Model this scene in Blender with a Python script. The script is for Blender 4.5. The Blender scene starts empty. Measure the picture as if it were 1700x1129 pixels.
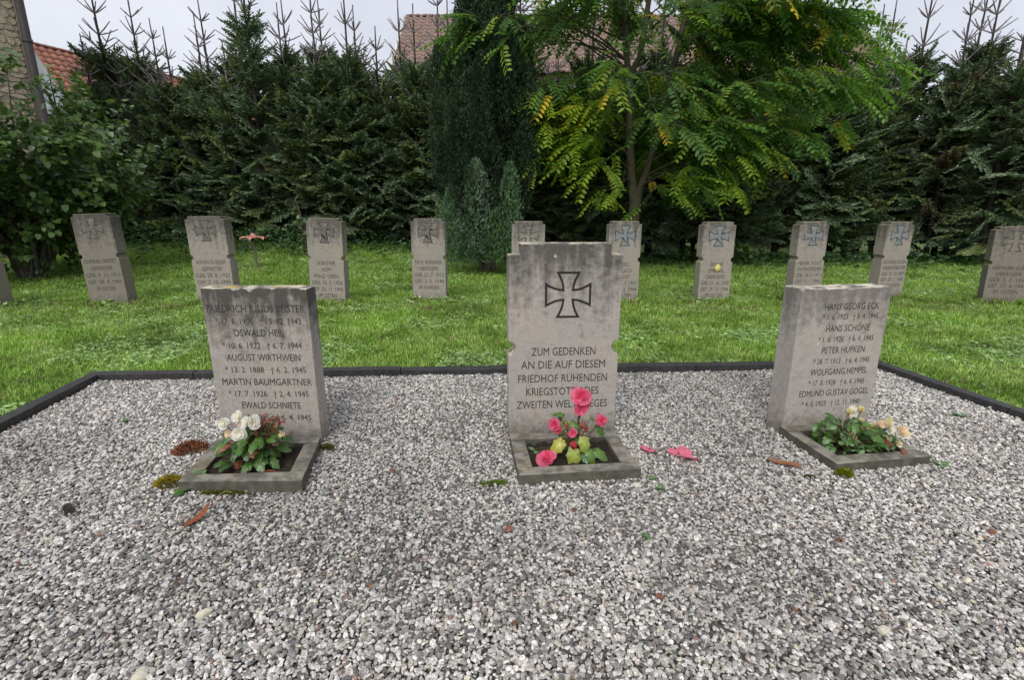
import bpy, bmesh, math, random
import numpy as np
from mathutils import Vector, Matrix, noise as mnoise

scene = bpy.context.scene
R = math.radians
rng = np.random.default_rng(7)
random.seed(7)

# ------------------------------------------------------------------ camera
cam_data = bpy.data.cameras.new('camera')
cam = bpy.data.objects.new('camera', cam_data)
scene.collection.objects.link(cam)
scene.camera = cam
cam_data.sensor_width = 36.0
cam_data.lens = 17.58
cam_data.clip_start = 0.05
cam_data.clip_end = 800
cam.location = (0, 0, 1.3)
cam.rotation_euler = (R(90 - 14.33), 0, 0)

# ------------------------------------------------------------------ overcast sky and soft sun
SUN_EL, SUN_AZ = R(47), R(196)           # azimuth clockwise from +Y : behind the camera, a little to its left
world = bpy.data.worlds.new('World')
scene.world = world
world.use_nodes = True
nt = world.node_tree
nt.nodes.clear()
wo = nt.nodes.new('ShaderNodeOutputWorld')
bg = nt.nodes.new('ShaderNodeBackground')
bg.inputs['Strength'].default_value = 0.1
sky = nt.nodes.new('ShaderNodeTexSky')
sky.sky_type = 'NISHITA'
sky.sun_disc = False
sky.sun_elevation = SUN_EL
sky.sun_rotation = SUN_AZ
tcw = nt.nodes.new('ShaderNodeTexCoord')
cn = nt.nodes.new('ShaderNodeTexNoise')
cn.inputs['Scale'].default_value = 3.2
cn.inputs['Detail'].default_value = 5
cr = nt.nodes.new('ShaderNodeValToRGB')
cr.color_ramp.elements[0].position = 0.3
cr.color_ramp.elements[1].position = 0.72
cr.color_ramp.elements[0].color = (3.9, 4.05, 4.65, 1)      # cloud deck, grey parts
cr.color_ramp.elements[1].color = (5.5, 5.6, 5.95, 1)      # cloud deck, bright parts
mx = nt.nodes.new('ShaderNodeMixRGB')
mx.inputs['Fac'].default_value = 0.92
L = nt.links.new
L(tcw.outputs['Generated'], cn.inputs['Vector'])
L(cn.outputs['Fac'], cr.inputs['Fac'])
L(sky.outputs['Color'], mx.inputs['Color1'])
L(cr.outputs['Color'], mx.inputs['Color2'])
L(mx.outputs['Color'], bg.inputs['Color'])
L(bg.outputs['Background'], wo.inputs['Surface'])

sun_data = bpy.data.lights.new('sun', 'SUN')
sun_data.energy = 1.5
sun_data.angle = R(40)
sun_data.color = (1.0, 0.96, 0.9)
sun = bpy.data.objects.new('sun', sun_data)
scene.collection.objects.link(sun)
sd = Vector((math.sin(SUN_AZ) * math.cos(SUN_EL), math.cos(SUN_AZ) * math.cos(SUN_EL), math.sin(SUN_EL)))
sun.rotation_euler = sd.to_track_quat('Z', 'Y').to_euler()
sun.location = (0, -5, 12)

scene.view_settings.view_transform = 'Standard'
scene.view_settings.look = 'None'
scene.view_settings.exposure = 0.75
scene.view_settings.gamma = 1.0
scene.view_settings.use_curve_mapping = False
scene.render.engine = 'CYCLES'
scene.cycles.max_bounces = 6
scene.cycles.diffuse_bounces = 3
scene.cycles.transmission_bounces = 3

# ------------------------------------------------------------------ helpers
def link(o):
    scene.collection.objects.link(o)
    return o

def empty(name, loc=(0, 0, 0), rz=0.0):
    o = bpy.data.objects.new(name, None)
    o.location = loc
    o.rotation_euler = (0, 0, rz)
    o.empty_display_size = 0.1
    return link(o)

def tag(o, label=None, cat=None, group=None, kind=None):
    if label: o['label'] = label
    if cat: o['category'] = cat
    if group: o['group'] = group
    if kind: o['kind'] = kind
    return o

def obj(name, me, mat=None, parent=None, loc=(0, 0, 0), rot=(0, 0, 0)):
    o = bpy.data.objects.new(name, me)
    if mat is not None and not me.materials:
        me.materials.append(mat)
    o.location = loc
    o.rotation_euler = rot
    if parent is not None: o.parent = parent
    return link(o)

def copy_tree(o, parent=None):
    c = o.copy()
    link(c)
    c.parent = parent
    for ch in o.children:
        copy_tree(ch, c)
    return c

class MB:
    """collects vertices / faces / colours of one mesh"""
    def __init__(s):
        s.V, s.C, s.L, s.T, s.n = [], [], [], [], 0
    def add(s, V, faces, col=(1, 1, 1)):
        V = np.asarray(V, float).reshape(-1, 3)
        col = np.asarray(col, float)
        if col.ndim == 1: col = np.tile(col, (len(V), 1))
        s.V.append(V); s.C.append(col)
        for f in faces:
            s.L.append(np.asarray(f) + s.n); s.T.append(np.array([len(f)]))
        s.n += len(V)
    def cloud(s, tv, tf, P, Y, N, sc, col):
        """instances template (tv, tf; axis +Y, normal +Z) at P along Y, face normal about N"""
        tv = np.asarray(tv, float); n = len(P); k = len(tv)
        if n == 0: return
        Y = Y / (np.linalg.norm(Y, axis=1, keepdims=True) + 1e-9)
        X = np.cross(Y, N); X /= (np.linalg.norm(X, axis=1, keepdims=True) + 1e-9)
        Z = np.cross(X, Y)
        sc = np.asarray(sc, float)
        if sc.ndim == 1: sc = np.repeat(sc[:, None], 3, 1)
        W = (P[:, None, :] + tv[None, :, 0:1] * (X * sc[:, 0:1])[:, None, :]
             + tv[None, :, 1:2] * (Y * sc[:, 1:2])[:, None, :]
             + tv[None, :, 2:3] * (Z * sc[:, 2:3])[:, None, :]).reshape(-1, 3)
        col = np.asarray(col, float)
        if col.ndim == 1: col = np.tile(col, (n, 1))
        s.V.append(W); s.C.append(np.repeat(col, k, 0))
        lo = np.concatenate([np.asarray(f) for f in tf]); to = np.array([len(f) for f in tf])
        off = s.n + np.arange(n) * k
        s.L.append((off[:, None] + lo[None, :]).ravel()); s.T.append(np.tile(to, n))
        s.n += n * k
    def tube(s, pts, rad, sides=6, col=(1, 1, 1), cap=True):
        pts = np.asarray(pts, float); m = len(pts)
        rad = np.broadcast_to(np.asarray(rad, float), (m,))
        d = np.gradient(pts, axis=0); d /= (np.linalg.norm(d, axis=1, keepdims=True) + 1e-9)
        ref = np.array([0., 0, 1]) if abs(d[0][2]) < .9 else np.array([1., 0, 0])
        V = []
        a = np.arange(sides) * 2 * math.pi / sides
        for i in range(m):
            x = np.cross(d[i], ref); x /= (np.linalg.norm(x) + 1e-9)
            y = np.cross(d[i], x)
            V.append(pts[i] + rad[i] * (np.cos(a)[:, None] * x + np.sin(a)[:, None] * y))
        F = []
        for i in range(m - 1):
            for j in range(sides):
                k = (j + 1) % sides
                F.append((i * sides + j, i * sides + k, (i + 1) * sides + k, (i + 1) * sides + j))
        if cap:
            F.append(tuple(range(sides))); F.append(tuple(range((m - 1) * sides, m * sides)))
        s.add(np.concatenate(V), F, col)
    def mesh(s, name, mat=None, smooth=False):
        V = np.concatenate(s.V); C = np.concatenate(s.C)
        Lo = np.concatenate(s.L).astype(np.int32); T = np.concatenate(s.T).astype(np.int32)
        me = bpy.data.meshes.new(name)
        me.vertices.add(len(V)); me.vertices.foreach_set('co', V.astype(np.float32).ravel())
        me.loops.add(len(Lo)); me.loops.foreach_set('vertex_index', Lo)
        st = np.concatenate([[0], np.cumsum(T)[:-1]]).astype(np.int32)
        me.polygons.add(len(T)); me.polygons.foreach_set('loop_start', st); me.polygons.foreach_set('loop_total', T)
        me.update(calc_edges=True)
        at = me.color_attributes.new('col', 'FLOAT_COLOR', 'POINT')
        at.data.foreach_set('color', np.concatenate([C, np.ones((len(C), 1))], 1).astype(np.float32).ravel())
        if smooth: me.polygons.foreach_set('use_smooth', np.ones(len(T), bool))
        if mat: me.materials.append(mat)
        return me

def unit(v):
    v = np.asarray(v, float)
    return v / (np.linalg.norm(v, axis=-1, keepdims=True) + 1e-9)

def ground_z(x, y):
    t = np.clip((3 - x) / 9.0, 0, 1); t = t * t * (3 - 2 * t)
    return 0.07 * np.maximum(0, y - 8.5) * t

def in_poly(px, py, poly):
    inside = np.zeros(len(px), bool); n = len(poly)
    for i in range(n):
        x1, y1 = poly[i]; x2, y2 = poly[(i + 1) % n]
        c = ((y1 > py) != (y2 > py)) & (px < (x2 - x1) * (py - y1) / (y2 - y1 + 1e-12) + x1)
        inside ^= c
    return inside

# ------------------------------------------------------------------ materials
def new_mat(name):
    m = bpy.data.materials.new(name); m.use_nodes = True
    t = m.node_tree; t.nodes.clear()
    out = t.nodes.new('ShaderNodeOutputMaterial')
    b = t.nodes.new('ShaderNodeBsdfPrincipled')
    t.links.new(b.outputs[0], out.inputs['Surface'])
    return m, t, b, out

def N(t, typ, **kw):
    n = t.nodes.new(typ)
    for k, v in kw.items():
        if k in n.inputs.keys(): n.inputs[k].default_value = v
        else: setattr(n, k, v)
    return n

def ramp(t, src, p0, p1, c0=(0, 0, 0, 1), c1=(1, 1, 1, 1)):
    r = t.nodes.new('ShaderNodeValToRGB')
    r.color_ramp.elements[0].position = p0; r.color_ramp.elements[1].position = p1
    r.color_ramp.elements[0].color = c0; r.color_ramp.elements[1].color = c1
    t.links.new(src, r.inputs['Fac'])
    return r.outputs['Color']

def mixc(t, fac, a, b, mode='MIX'):
    m = t.nodes.new('ShaderNodeMixRGB'); m.blend_type = mode
    for s, v in ((m.inputs['Fac'], fac), (m.inputs['Color1'], a), (m.inputs['Color2'], b)):
        if hasattr(v, 'is_output'): t.links.new(v, s)
        elif isinstance(v, (int, float)): s.default_value = v
        else: s.default_value = (*v[:3], 1)
    return m.outputs['Color']

def math_(t, op, a, b=0.0):
    m = t.nodes.new('ShaderNodeMath'); m.operation = op
    for s, v in ((m.inputs[0], a), (m.inputs[1], b)):
        if hasattr(v, 'is_output'): t.links.new(v, s)
        else: s.default_value = v
    return m.outputs[0]

def noise(t, vec, scale, detail=4, rough=.55):
    n = t.nodes.new('ShaderNodeTexNoise')
    n.inputs['Scale'].default_value = scale; n.inputs['Detail'].default_value = detail
    n.inputs['Roughness'].default_value = rough
    if vec is not None: t.links.new(vec, n.inputs['Vector'])
    return n.outputs['Fac']

def bump(t, b, h, strength, dist):
    bp = t.nodes.new('ShaderNodeBump')
    bp.inputs['Strength'].default_value = strength; bp.inputs['Distance'].default_value = dist
    t.links.new(h, bp.inputs['Height']); t.links.new(bp.outputs['Normal'], b.inputs['Normal'])

def obj_vec(t, scale=(1, 1, 1), rnd=True):
    tc = t.nodes.new('ShaderNodeTexCoord'); mp = t.nodes.new('ShaderNodeMapping')
    mp.inputs['Scale'].default_value = scale
    src = tc.outputs['Object']
    if rnd:
        oi = t.nodes.new('ShaderNodeObjectInfo')
        mu = t.nodes.new('ShaderNodeVectorMath'); mu.operation = 'MULTIPLY_ADD'
        t.links.new(oi.outputs['Random'], mu.inputs[0]); mu.inputs[1].default_value = (37, 53, 11)
        t.links.new(src, mu.inputs[2]); src = mu.outputs[0]
    t.links.new(src, mp.inputs['Vector'])
    return mp.outputs['Vector']

def foliage_mat(name, rough=.5, transl=.3, spec=.4, noise_amt=.25, nscale=9, through=(1.2, 1.25, .7)):
    m, t, b, out = new_mat(name)
    a = N(t, 'ShaderNodeAttribute', attribute_name='col')
    geo = N(t, 'ShaderNodeNewGeometry')
    n = noise(t, geo.outputs['Position'], nscale, 2)
    c = mixc(t, noise_amt, a.outputs['Color'], ramp(t, n, .3, .7, (.35, .35, .35, 1), (1.5, 1.5, 1.5, 1)), 'MULTIPLY')
    t.links.new(c, b.inputs['Base Color'])
    b.inputs['Roughness'].default_value = rough
    b.inputs['Specular IOR Level'].default_value = spec
    tr = N(t, 'ShaderNodeBsdfTranslucent')
    t.links.new(mixc(t, 1, c, through, 'MULTIPLY'), tr.inputs['Color'])
    ms = N(t, 'ShaderNodeMixShader'); ms.inputs[0].default_value = transl
    t.links.new(b.outputs[0], ms.inputs[1]); t.links.new(tr.outputs[0], ms.inputs[2])
    t.links.new(ms.outputs[0], out.inputs['Surface'])
    return m

def stone_mat(name, base, stain, z0, z1, top=(.55, .5, .4), orange=.5, rnd=True, thr=.56, chip=0.0):
    """weathered shell limestone: grain, algae that runs down from the top, lichen"""
    m, t, b, out = new_mat(name)
    v = obj_vec(t, rnd=rnd)
    vs = obj_vec(t, (9, 9, .9), rnd=rnd)
    g = noise(t, v, 130, 3, .7); med = noise(t, v, 22, 5, .65); big = noise(t, v, 4.5, 4)
    c = mixc(t, ramp(t, g, .3, .72), [x * .72 for x in base], [min(1, x * 1.22) for x in base])
    c = mixc(t, math_(t, 'MULTIPLY', ramp(t, med, .45, .75), .45), c, [x * .55 for x in base])
    c = mixc(t, math_(t, 'MULTIPLY', ramp(t, big, .45, .7), .5), c, (base[0] * 1.12, base[1] * 1.05, base[2] * .98))
    # pores
    vo = N(t, 'ShaderNodeTexVoronoi', Scale=95.0); t.links.new(v, vo.inputs['Vector'])
    pore = ramp(t, vo.outputs['Distance'], .1, .22, (1, 1, 1, 1), (0, 0, 0, 1))
    pore = math_(t, 'MULTIPLY', pore, ramp(t, med, .5, .62))
    c = mixc(t, math_(t, 'MULTIPLY', pore, .6), c, (.06, .055, .05))
    # algae and soot washed down from the top edge
    tc = N(t, 'ShaderNodeTexCoord'); sx = N(t, 'ShaderNodeSeparateXYZ'); t.links.new(tc.outputs['Object'], sx.inputs[0])
    mr = N(t, 'ShaderNodeMapRange'); t.links.new(sx.outputs['Z'], mr.inputs['Value'])
    mr.inputs['From Min'].default_value = z0; mr.inputs['From Max'].default_value = z1
    st = noise(t, vs, 1.6, 5, .6)
    k = math_(t, 'ADD', math_(t, 'MULTIPLY', mr.outputs[0], .52), math_(t, 'MULTIPLY', st, .72))
    k = math_(t, 'ADD', k, math_(t, 'MULTIPLY', math_(t, 'SUBTRACT', med, .5), .5))
    k = ramp(t, k, thr, thr + .3)
    c = mixc(t, math_(t, 'MULTIPLY', k, stain), c, (.052, .048, .044))
    if chip:           # edge broken away at the top, fresh pale stone
        ce = math_(t, 'ADD', mr.outputs[0], math_(t, 'MULTIPLY', math_(t, 'SUBTRACT', noise(t, v, 12, 4), .5), .3))
        c = mixc(t, math_(t, 'MULTIPLY', ramp(t, ce, .985, 1.0), chip), c, (.5, .46, .42))
    # mottled greenish tone, darker towards the foot
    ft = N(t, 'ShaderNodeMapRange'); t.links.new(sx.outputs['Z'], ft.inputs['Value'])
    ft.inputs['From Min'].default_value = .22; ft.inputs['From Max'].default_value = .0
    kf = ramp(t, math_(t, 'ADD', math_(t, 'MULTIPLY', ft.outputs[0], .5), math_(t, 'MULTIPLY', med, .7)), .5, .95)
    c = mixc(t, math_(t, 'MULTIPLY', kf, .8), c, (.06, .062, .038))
    # lichen: pale discs on the faces, crust on the top
    vl = N(t, 'ShaderNodeTexVoronoi', Scale=9.0); t.links.new(v, vl.inputs['Vector'])
    disc = ramp(t, math_(t, 'ADD', vl.outputs['Distance'], math_(t, 'MULTIPLY', med, .08)), .1, .14, (1, 1, 1, 1), (0, 0, 0, 1))
    disc = math_(t, 'MULTIPLY', disc, ramp(t, big, .56, .6))
    c = mixc(t, math_(t, 'MULTIPLY', disc, .7), c, (.55, .54, .48))
    ge = N(t, 'ShaderNodeNewGeometry'); sn = N(t, 'ShaderNodeSeparateXYZ'); t.links.new(ge.outputs['True Normal'], sn.inputs[0])
    up = ramp(t, sn.outputs['Z'], .35, .75)
    l2 = noise(t, v, 14, 4)
    crust = mixc(t, ramp(t, l2, .42, .58), (.12, .115, .095), top)
    l3 = noise(t, v, 9, 3)
    crust = mixc(t, math_(t, 'MULTIPLY', ramp(t, l3, .56, .62), orange), crust, (.5, .32, .05))
    c = mixc(t, math_(t, 'MULTIPLY', up, .9), c, crust)
    t.links.new(c, b.inputs['Base Color'])
    b.inputs['Roughness'].default_value = .86
    b.inputs['Specular IOR Level'].default_value = .3
    h = math_(t, 'ADD', math_(t, 'MULTIPLY', g, .5), math_(t, 'MULTIPLY', med, 1.0))
    h = math_(t, 'SUBTRACT', h, math_(t, 'MULTIPLY', pore, .5))
    bump(t, b, h, .55, .006)
    return m

def plain_mat(name, c0, c1, scale, rough=.8, bump_s=.4, bump_d=.004, spec=.3, rnd=True):
    m, t, b, out = new_mat(name)
    v = obj_vec(t, rnd=rnd)
    n = noise(t, v, scale, 6, .65)
    n2 = noise(t, v, scale * .17, 3)
    c = mixc(t, ramp(t, n, .3, .7), c0, c1)
    c = mixc(t, math_(t, 'MULTIPLY', ramp(t, n2, .4, .7), .4), c, [x * .6 for x in c0])
    t.links.new(c, b.inputs['Base Color'])
    b.inputs['Roughness'].default_value = rough
    b.inputs['Specular IOR Level'].default_value = spec
    if bump_s: bump(t, b, n, bump_s, bump_d)
    return m

def worn_paint(name, col, stone, wear):
    m, t, b, out = new_mat(name)
    v = obj_vec(t)
    n = noise(t, v, 16, 5, .65)
    c = mixc(t, ramp(t, n, wear, wear + .16), col, stone)
    t.links.new(c, b.inputs['Base Color'])
    b.inputs['Roughness'].default_value = .9
    b.inputs['Specular IOR Level'].default_value = .2
    return m

M = {}
M['needle'] = foliage_mat('spruce_needles', .55, .12, .35)
M['leaf'] = foliage_mat('tree_leaves', .45, .5, .4)
M['shrub'] = foliage_mat('shrub_leaves', .36, .3, .5)
M['scale'] = foliage_mat('conifer_scales', .6, .1, .3)
M['grass'] = foliage_mat('grass_blades', .42, .32, .4, .35, 1.3)
M['ivy'] = foliage_mat('undergrowth_leaves', .4, .25, .45)
M['begonia'] = foliage_mat('begonia_leaves', .3, .25, .5, .3, 60)
M['petal'] = foliage_mat('petals', .5, .45, .25, .22, 60, (1.0, .97, .94))
M['debris'] = foliage_mat('dry_plant_bits', .7, .15, .25, .4, 90)
M['moss'] = foliage_mat('moss', .9, .1, .1, .4, 120)
M['bark'] = plain_mat('grey_brown_bark', (.07, .058, .045), (.17, .15, .12), 40, .9, .8, .02, rnd=False)
M['greenbark'] = plain_mat('greenish_bark', (.05, .046, .03), (.12, .11, .07), 30, .85, .6, .012, rnd=False)
M['darkbark'] = plain_mat('dark_bark', (.03, .024, .018), (.07, .055, .045), 40, .9, .8, .02, rnd=False)
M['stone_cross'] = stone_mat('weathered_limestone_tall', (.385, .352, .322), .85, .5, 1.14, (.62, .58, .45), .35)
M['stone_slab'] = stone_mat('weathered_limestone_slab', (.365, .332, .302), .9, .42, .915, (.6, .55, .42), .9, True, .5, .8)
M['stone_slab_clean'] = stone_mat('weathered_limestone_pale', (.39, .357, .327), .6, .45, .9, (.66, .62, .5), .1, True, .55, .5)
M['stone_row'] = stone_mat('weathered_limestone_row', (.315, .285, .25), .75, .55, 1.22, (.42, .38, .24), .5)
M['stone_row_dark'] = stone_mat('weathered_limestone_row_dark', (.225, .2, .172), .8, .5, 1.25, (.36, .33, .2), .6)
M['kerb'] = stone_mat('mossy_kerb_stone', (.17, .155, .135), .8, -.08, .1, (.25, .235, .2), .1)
M['letters'] = worn_paint('letter_paint', (.05, .046, .043), (.27, .25, .23), .62)
M['letters_worn'] = worn_paint('letter_paint_worn', (.05, .046, .043), (.2, .18, .165), .55)
M['letters_row'] = worn_paint('letter_paint_row', (.065, .058, .052), (.2, .18, .16), .58)
M['cross_line'] = worn_paint('cross_paint', (.03, .028, .028), (.1, .09, .085), .6)
M['cross_line_row'] = worn_paint('cross_paint_row', (.06, .058, .058), (.2, .18, .165), .52)
M['cross_blue'] = worn_paint('cross_lead_blue', (.2, .222, .24), (.28, .275, .26), .55)
M['cross_grey'] = worn_paint('cross_lead_grey', (.14, .128, .12), (.22, .2, .18), .5)
M['edging'] = plain_mat('black_edging', (.018, .018, .02), (.055, .053, .052), 30, .55, .3, .003, .45, rnd=False)
M['soil'] = plain_mat('peat_soil', (.012, .009, .007), (.045, .033, .024), 60, .95, .6, .01)
M['render_wall'] = plain_mat('pale_render', (.55, .5, .42), (.62, .57, .5), 6, .9, .2, .01, rnd=False)
M['grey_gable'] = plain_mat('grey_slate_gable', (.25, .27, .31), (.34, .36, .4), 8, .8, .3, .01, rnd=False)
M['pink_tile'] = plain_mat('faded_clay_tile', (.21, .14, .115), (.33, .235, .195), 9, .8, .4, .01)
M['red_tile'] = plain_mat('red_clay_tile', (.31, .13, .09), (.45, .22, .16), 9, .8, .4, .01)
M['rubble'] = plain_mat('rubble_stone', (.3, .25, .18), (.5, .44, .33), 5, .95, 1, .05)
M['mortar'] = plain_mat('lime_mortar', (.34, .29, .21), (.5, .43, .33), 14, .95, .6, .02, rnd=False)
M['pipe'] = plain_mat('dark_pipe', (.025, .022, .022), (.05, .044, .042), 12, .6, .2, .003, rnd=False)
M['white_trim'] = plain_mat('white_trim', (.6, .58, .55), (.7, .68, .66), 8, .7, .1, .003, rnd=False)
M['chimney'] = plain_mat('grey_chimney', (.45, .44, .43), (.58, .57, .55), 10, .8, .3, .006, rnd=False)
M['ornament'] = plain_mat('faded_pink_plastic', (.55, .22, .17), (.68, .36, .27), 22, .5, .2, .003)
M['stake'] = plain_mat('wooden_stake', (.1, .085, .06), (.18, .15, .11), 30, .9, .4, .004)

# lawn soil sheet
m, t, b, out = new_mat('lawn_ground')
ge = N(t, 'ShaderNodeNewGeometry')
n1 = noise(t, ge.outputs['Position'], 3.0, 5); n2 = noise(t, ge.outputs['Position'], 45, 3)
c = mixc(t, ramp(t, n1, .35, .65), (.09, .17, .035), (.14, .24, .05))
c = mixc(t, math_(t, 'MULTIPLY', ramp(t, n2, .45, .65), .6), c, (.035, .035, .018))
t.links.new(c, b.inputs['Base Color']); b.inputs['Roughness'].default_value = .95
bump(t, b, n2, .6, .02); M['lawn'] = m
# fines between the gravel chips
m, t, b, out = new_mat('gravel_fines')
ge = N(t, 'ShaderNodeNewGeometry')
vo = N(t, 'ShaderNodeTexVoronoi', Scale=70.0); t.links.new(ge.outputs['Position'], vo.inputs['Vector'])
c = mixc(t, ramp(t, vo.outputs['Color'], .2, .8), (.03, .027, .024), (.13, .12, .11))
t.links.new(c, b.inputs['Base Color']); b.inputs['Roughness'].default_value = .9
bump(t, b, vo.outputs['Distance'], .8, .012); M['gravel_bed'] = m
# gravel chips (instances carry their own colour)
m, t, b, out = new_mat('gravel_chips')
a = N(t, 'ShaderNodeAttribute', attribute_name='tint'); a.attribute_type = 'INSTANCER'
tc = N(t, 'ShaderNodeTexCoord')
n1 = noise(t, tc.outputs['Object'], 3.2, 5, .75)
c = mixc(t, .78, a.outputs['Color'], ramp(t, n1, .36, .62, (.34, .32, .3, 1), (1.4, 1.38, 1.34, 1)), 'MULTIPLY')
t.links.new(c, b.inputs['Base Color']); b.inputs['Roughness'].default_value = .62
b.inputs['Specular IOR Level'].default_value = .4
M['chips'] = m

def inst_foliage(name, rough, transl, spec):
    m, t, b, out = new_mat(name)
    a = N(t, 'ShaderNodeAttribute', attribute_name='tint'); a.attribute_type = 'INSTANCER'
    a2 = N(t, 'ShaderNodeAttribute', attribute_name='col')
    c = mixc(t, 1, a.outputs['Color'], a2.outputs['Color'], 'MULTIPLY')
    t.links.new(c, b.inputs['Base Color'])
    b.inputs['Roughness'].default_value = rough; b.inputs['Specular IOR Level'].default_value = spec
    tr = N(t, 'ShaderNodeBsdfTranslucent'); t.links.new(mixc(t, 1, c, (1.2, 1.2, .7), 'MULTIPLY'), tr.inputs['Color'])
    ms = N(t, 'ShaderNodeMixShader'); ms.inputs[0].default_value = transl
    t.links.new(b.outputs[0], ms.inputs[1]); t.links.new(tr.outputs[0], ms.inputs[2])
    t.links.new(ms.outputs[0], out.inputs['Surface'])
    return m
M['grass_i'] = inst_foliage('lawn_grass', .4, .35, .45)

# ------------------------------------------------------------------ scatter by geometry nodes (gravel and grass only)
def scatter(name, protos, P, rot, scl, tint, idx):
    me = bpy.data.meshes.new(name)
    n = len(P)
    me.vertices.add(n); me.vertices.foreach_set('co', np.asarray(P, np.float32).ravel())
    for an, ty, arr in (('rot', 'FLOAT_VECTOR', rot), ('scl', 'FLOAT_VECTOR', scl)):
        at = me.attributes.new(an, ty, 'POINT'); at.data.foreach_set('vector', np.asarray(arr, np.float32).ravel())
    at = me.attributes.new('tint', 'FLOAT_COLOR', 'POINT')
    at.data.foreach_set('color', np.concatenate([tint, np.ones((n, 1))], 1).astype(np.float32).ravel())
    at = me.attributes.new('pick', 'INT', 'POINT'); at.data.foreach_set('value', np.asarray(idx, np.int32))
    o = obj(name, me)
    col = bpy.data.collections.new(name + '_kinds')
    for p in protos: col.objects.link(p)
    g = bpy.data.node_groups.new(name + '_scatter', 'GeometryNodeTree')
    g.interface.new_socket('Geometry', in_out='INPUT', socket_type='NodeSocketGeometry')
    g.interface.new_socket('Geometry', in_out='OUTPUT', socket_type='NodeSocketGeometry')
    gi = g.nodes.new('NodeGroupInput'); go = g.nodes.new('NodeGroupOutput')
    ci = g.nodes.new('GeometryNodeCollectionInfo'); ci.inputs['Collection'].default_value = col
    ci.inputs['Separate Children'].default_value = True; ci.inputs['Reset Children'].default_value = True
    ip = g.nodes.new('GeometryNodeInstanceOnPoints'); ip.inputs['Pick Instance'].default_value = True
    def attr(nm, ty):
        q = g.nodes.new('GeometryNodeInputNamedAttribute'); q.data_type = ty; q.inputs['Name'].default_value = nm
        return [s for s in q.outputs if s.enabled and s.name == 'Attribute'][0]
    er = g.nodes.new('FunctionNodeEulerToRotation')
    g.links.new(attr('rot', 'FLOAT_VECTOR'), er.inputs[0]); g.links.new(er.outputs[0], ip.inputs['Rotation'])
    g.links.new(attr('scl', 'FLOAT_VECTOR'), ip.inputs['Scale'])
    g.links.new(attr('pick', 'INT'), ip.inputs['Instance Index'])
    g.links.new(gi.outputs[0], ip.inputs['Points'])
    g.links.new(ci.outputs[0], ip.inputs['Instance'])
    g.links.new(ip.outputs[0], go.inputs[0])
    md = o.modifiers.new('scatter', 'NODES'); md.node_group = g
    return o

# ================================================================== THE SETTING
BED = [(-3.36, 3.83), (3.17, 4.17), (4.05, -2.0), (-2.30, -2.2)]      # outer line of the gravel bed's edging

def grid_sheet(name, xs, ys, zf, mat):
    X, Y = np.meshgrid(xs, ys); Z = zf(X, Y)
    V = np.stack([X, Y, Z], -1).reshape(-1, 3); nx, ny = len(xs), len(ys)
    mb = MB(); mb.add(V, [])
    i = (np.arange(ny - 1)[:, None] * nx + np.arange(nx - 1)[None, :]).ravel()
    mb.L.append(np.stack([i, i + 1, i + nx + 1, i + nx], 1).ravel()); mb.T.append(np.full(len(i), 4))
    return obj(name, mb.mesh(name, mat, True))

xs = np.concatenate([[-400, -120, -50], np.arange(-24, 24.1, .6), [50, 120, 400]])
ys = np.concatenate([[-400, -100, -30], np.arange(-6, 26, .6), [40, 120, 400]])
o = grid_sheet('lawn', xs, ys, lambda X, Y: ground_z(X, np.minimum(Y, 24)) - .02, M['lawn'])
tag(o, 'short green lawn between the gravel bed and the hedge', 'lawn', kind='structure')
mb = MB(); mb.add([(x, y, 0.0) for x, y in BED], [(3, 2, 1, 0)])
o = obj('gravel_bed', mb.mesh('gravel_bed', M['gravel_bed']))
tag(o, 'bed of fine stone dust under the grey gravel', 'gravel bed', kind='structure')

# edging strips
def prism(name, quad, z0, z1, mat, bev=.004, parent=None, jit=0.0):
    bm = bmesh.new()
    lo = [bm.verts.new((x, y, z0)) for x, y in quad]; hi = [bm.verts.new((x, y, z1)) for x, y in quad]
    n = len(quad)
    bm.faces.new(lo[::-1]); bm.faces.new(hi)
    for i in range(n): bm.faces.new((lo[i], lo[(i + 1) % n], hi[(i + 1) % n], hi[i]))
    bmesh.ops.recalc_face_normals(bm, faces=bm.faces)
    if bev: bmesh.ops.bevel(bm, geom=list(bm.edges), offset=bev, segments=2, affect='EDGES', profile=.6)
    if jit:
        for v in bm.verts: v.co += Vector([random.uniform(-jit, jit) for _ in range(3)])
    me = bpy.data.meshes.new(name); bm.to_mesh(me); bm.free()
    return obj(name, me, mat, parent)

def edging_run(a, b, label, inward, n):
    n = int(n * 1.6); a, b = np.array(a), np.array(b)
    root = empty('edging', (*((a + b) / 2), 0)); tag(root, label, 'edging', 'black edging round the gravel bed')
    d = (b - a) / n; nrm = np.array(inward) / np.linalg.norm(inward) * .085
    mid = (a + b) / 2
    for i in range(n):
        p, q = a + d * i + d * .003, a + d * (i + 1) - d * .003
        w = random.uniform(-.007, .007)
        prism('edging_strip', [tuple(p - mid), tuple(q - mid), tuple(q + nrm - mid), tuple(p + nrm - mid)], -.12, .066 + w, M['edging'], .006, root)
edging_run(BED[0], BED[1], 'long straight black edging behind the memorial slabs at the lawn', (.05, -1), 5)
edging_run((BED[0][0] + .005, BED[0][1] - .09), BED[3], 'slanting black edging at the lawn beside the white begonia bed', (1, .17), 4)
edging_run((BED[1][0] + .012, BED[1][1] - .09), BED[2], 'slanting black edging at the lawn beside the cream begonia bed', (-1, -.14), 4)

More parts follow.
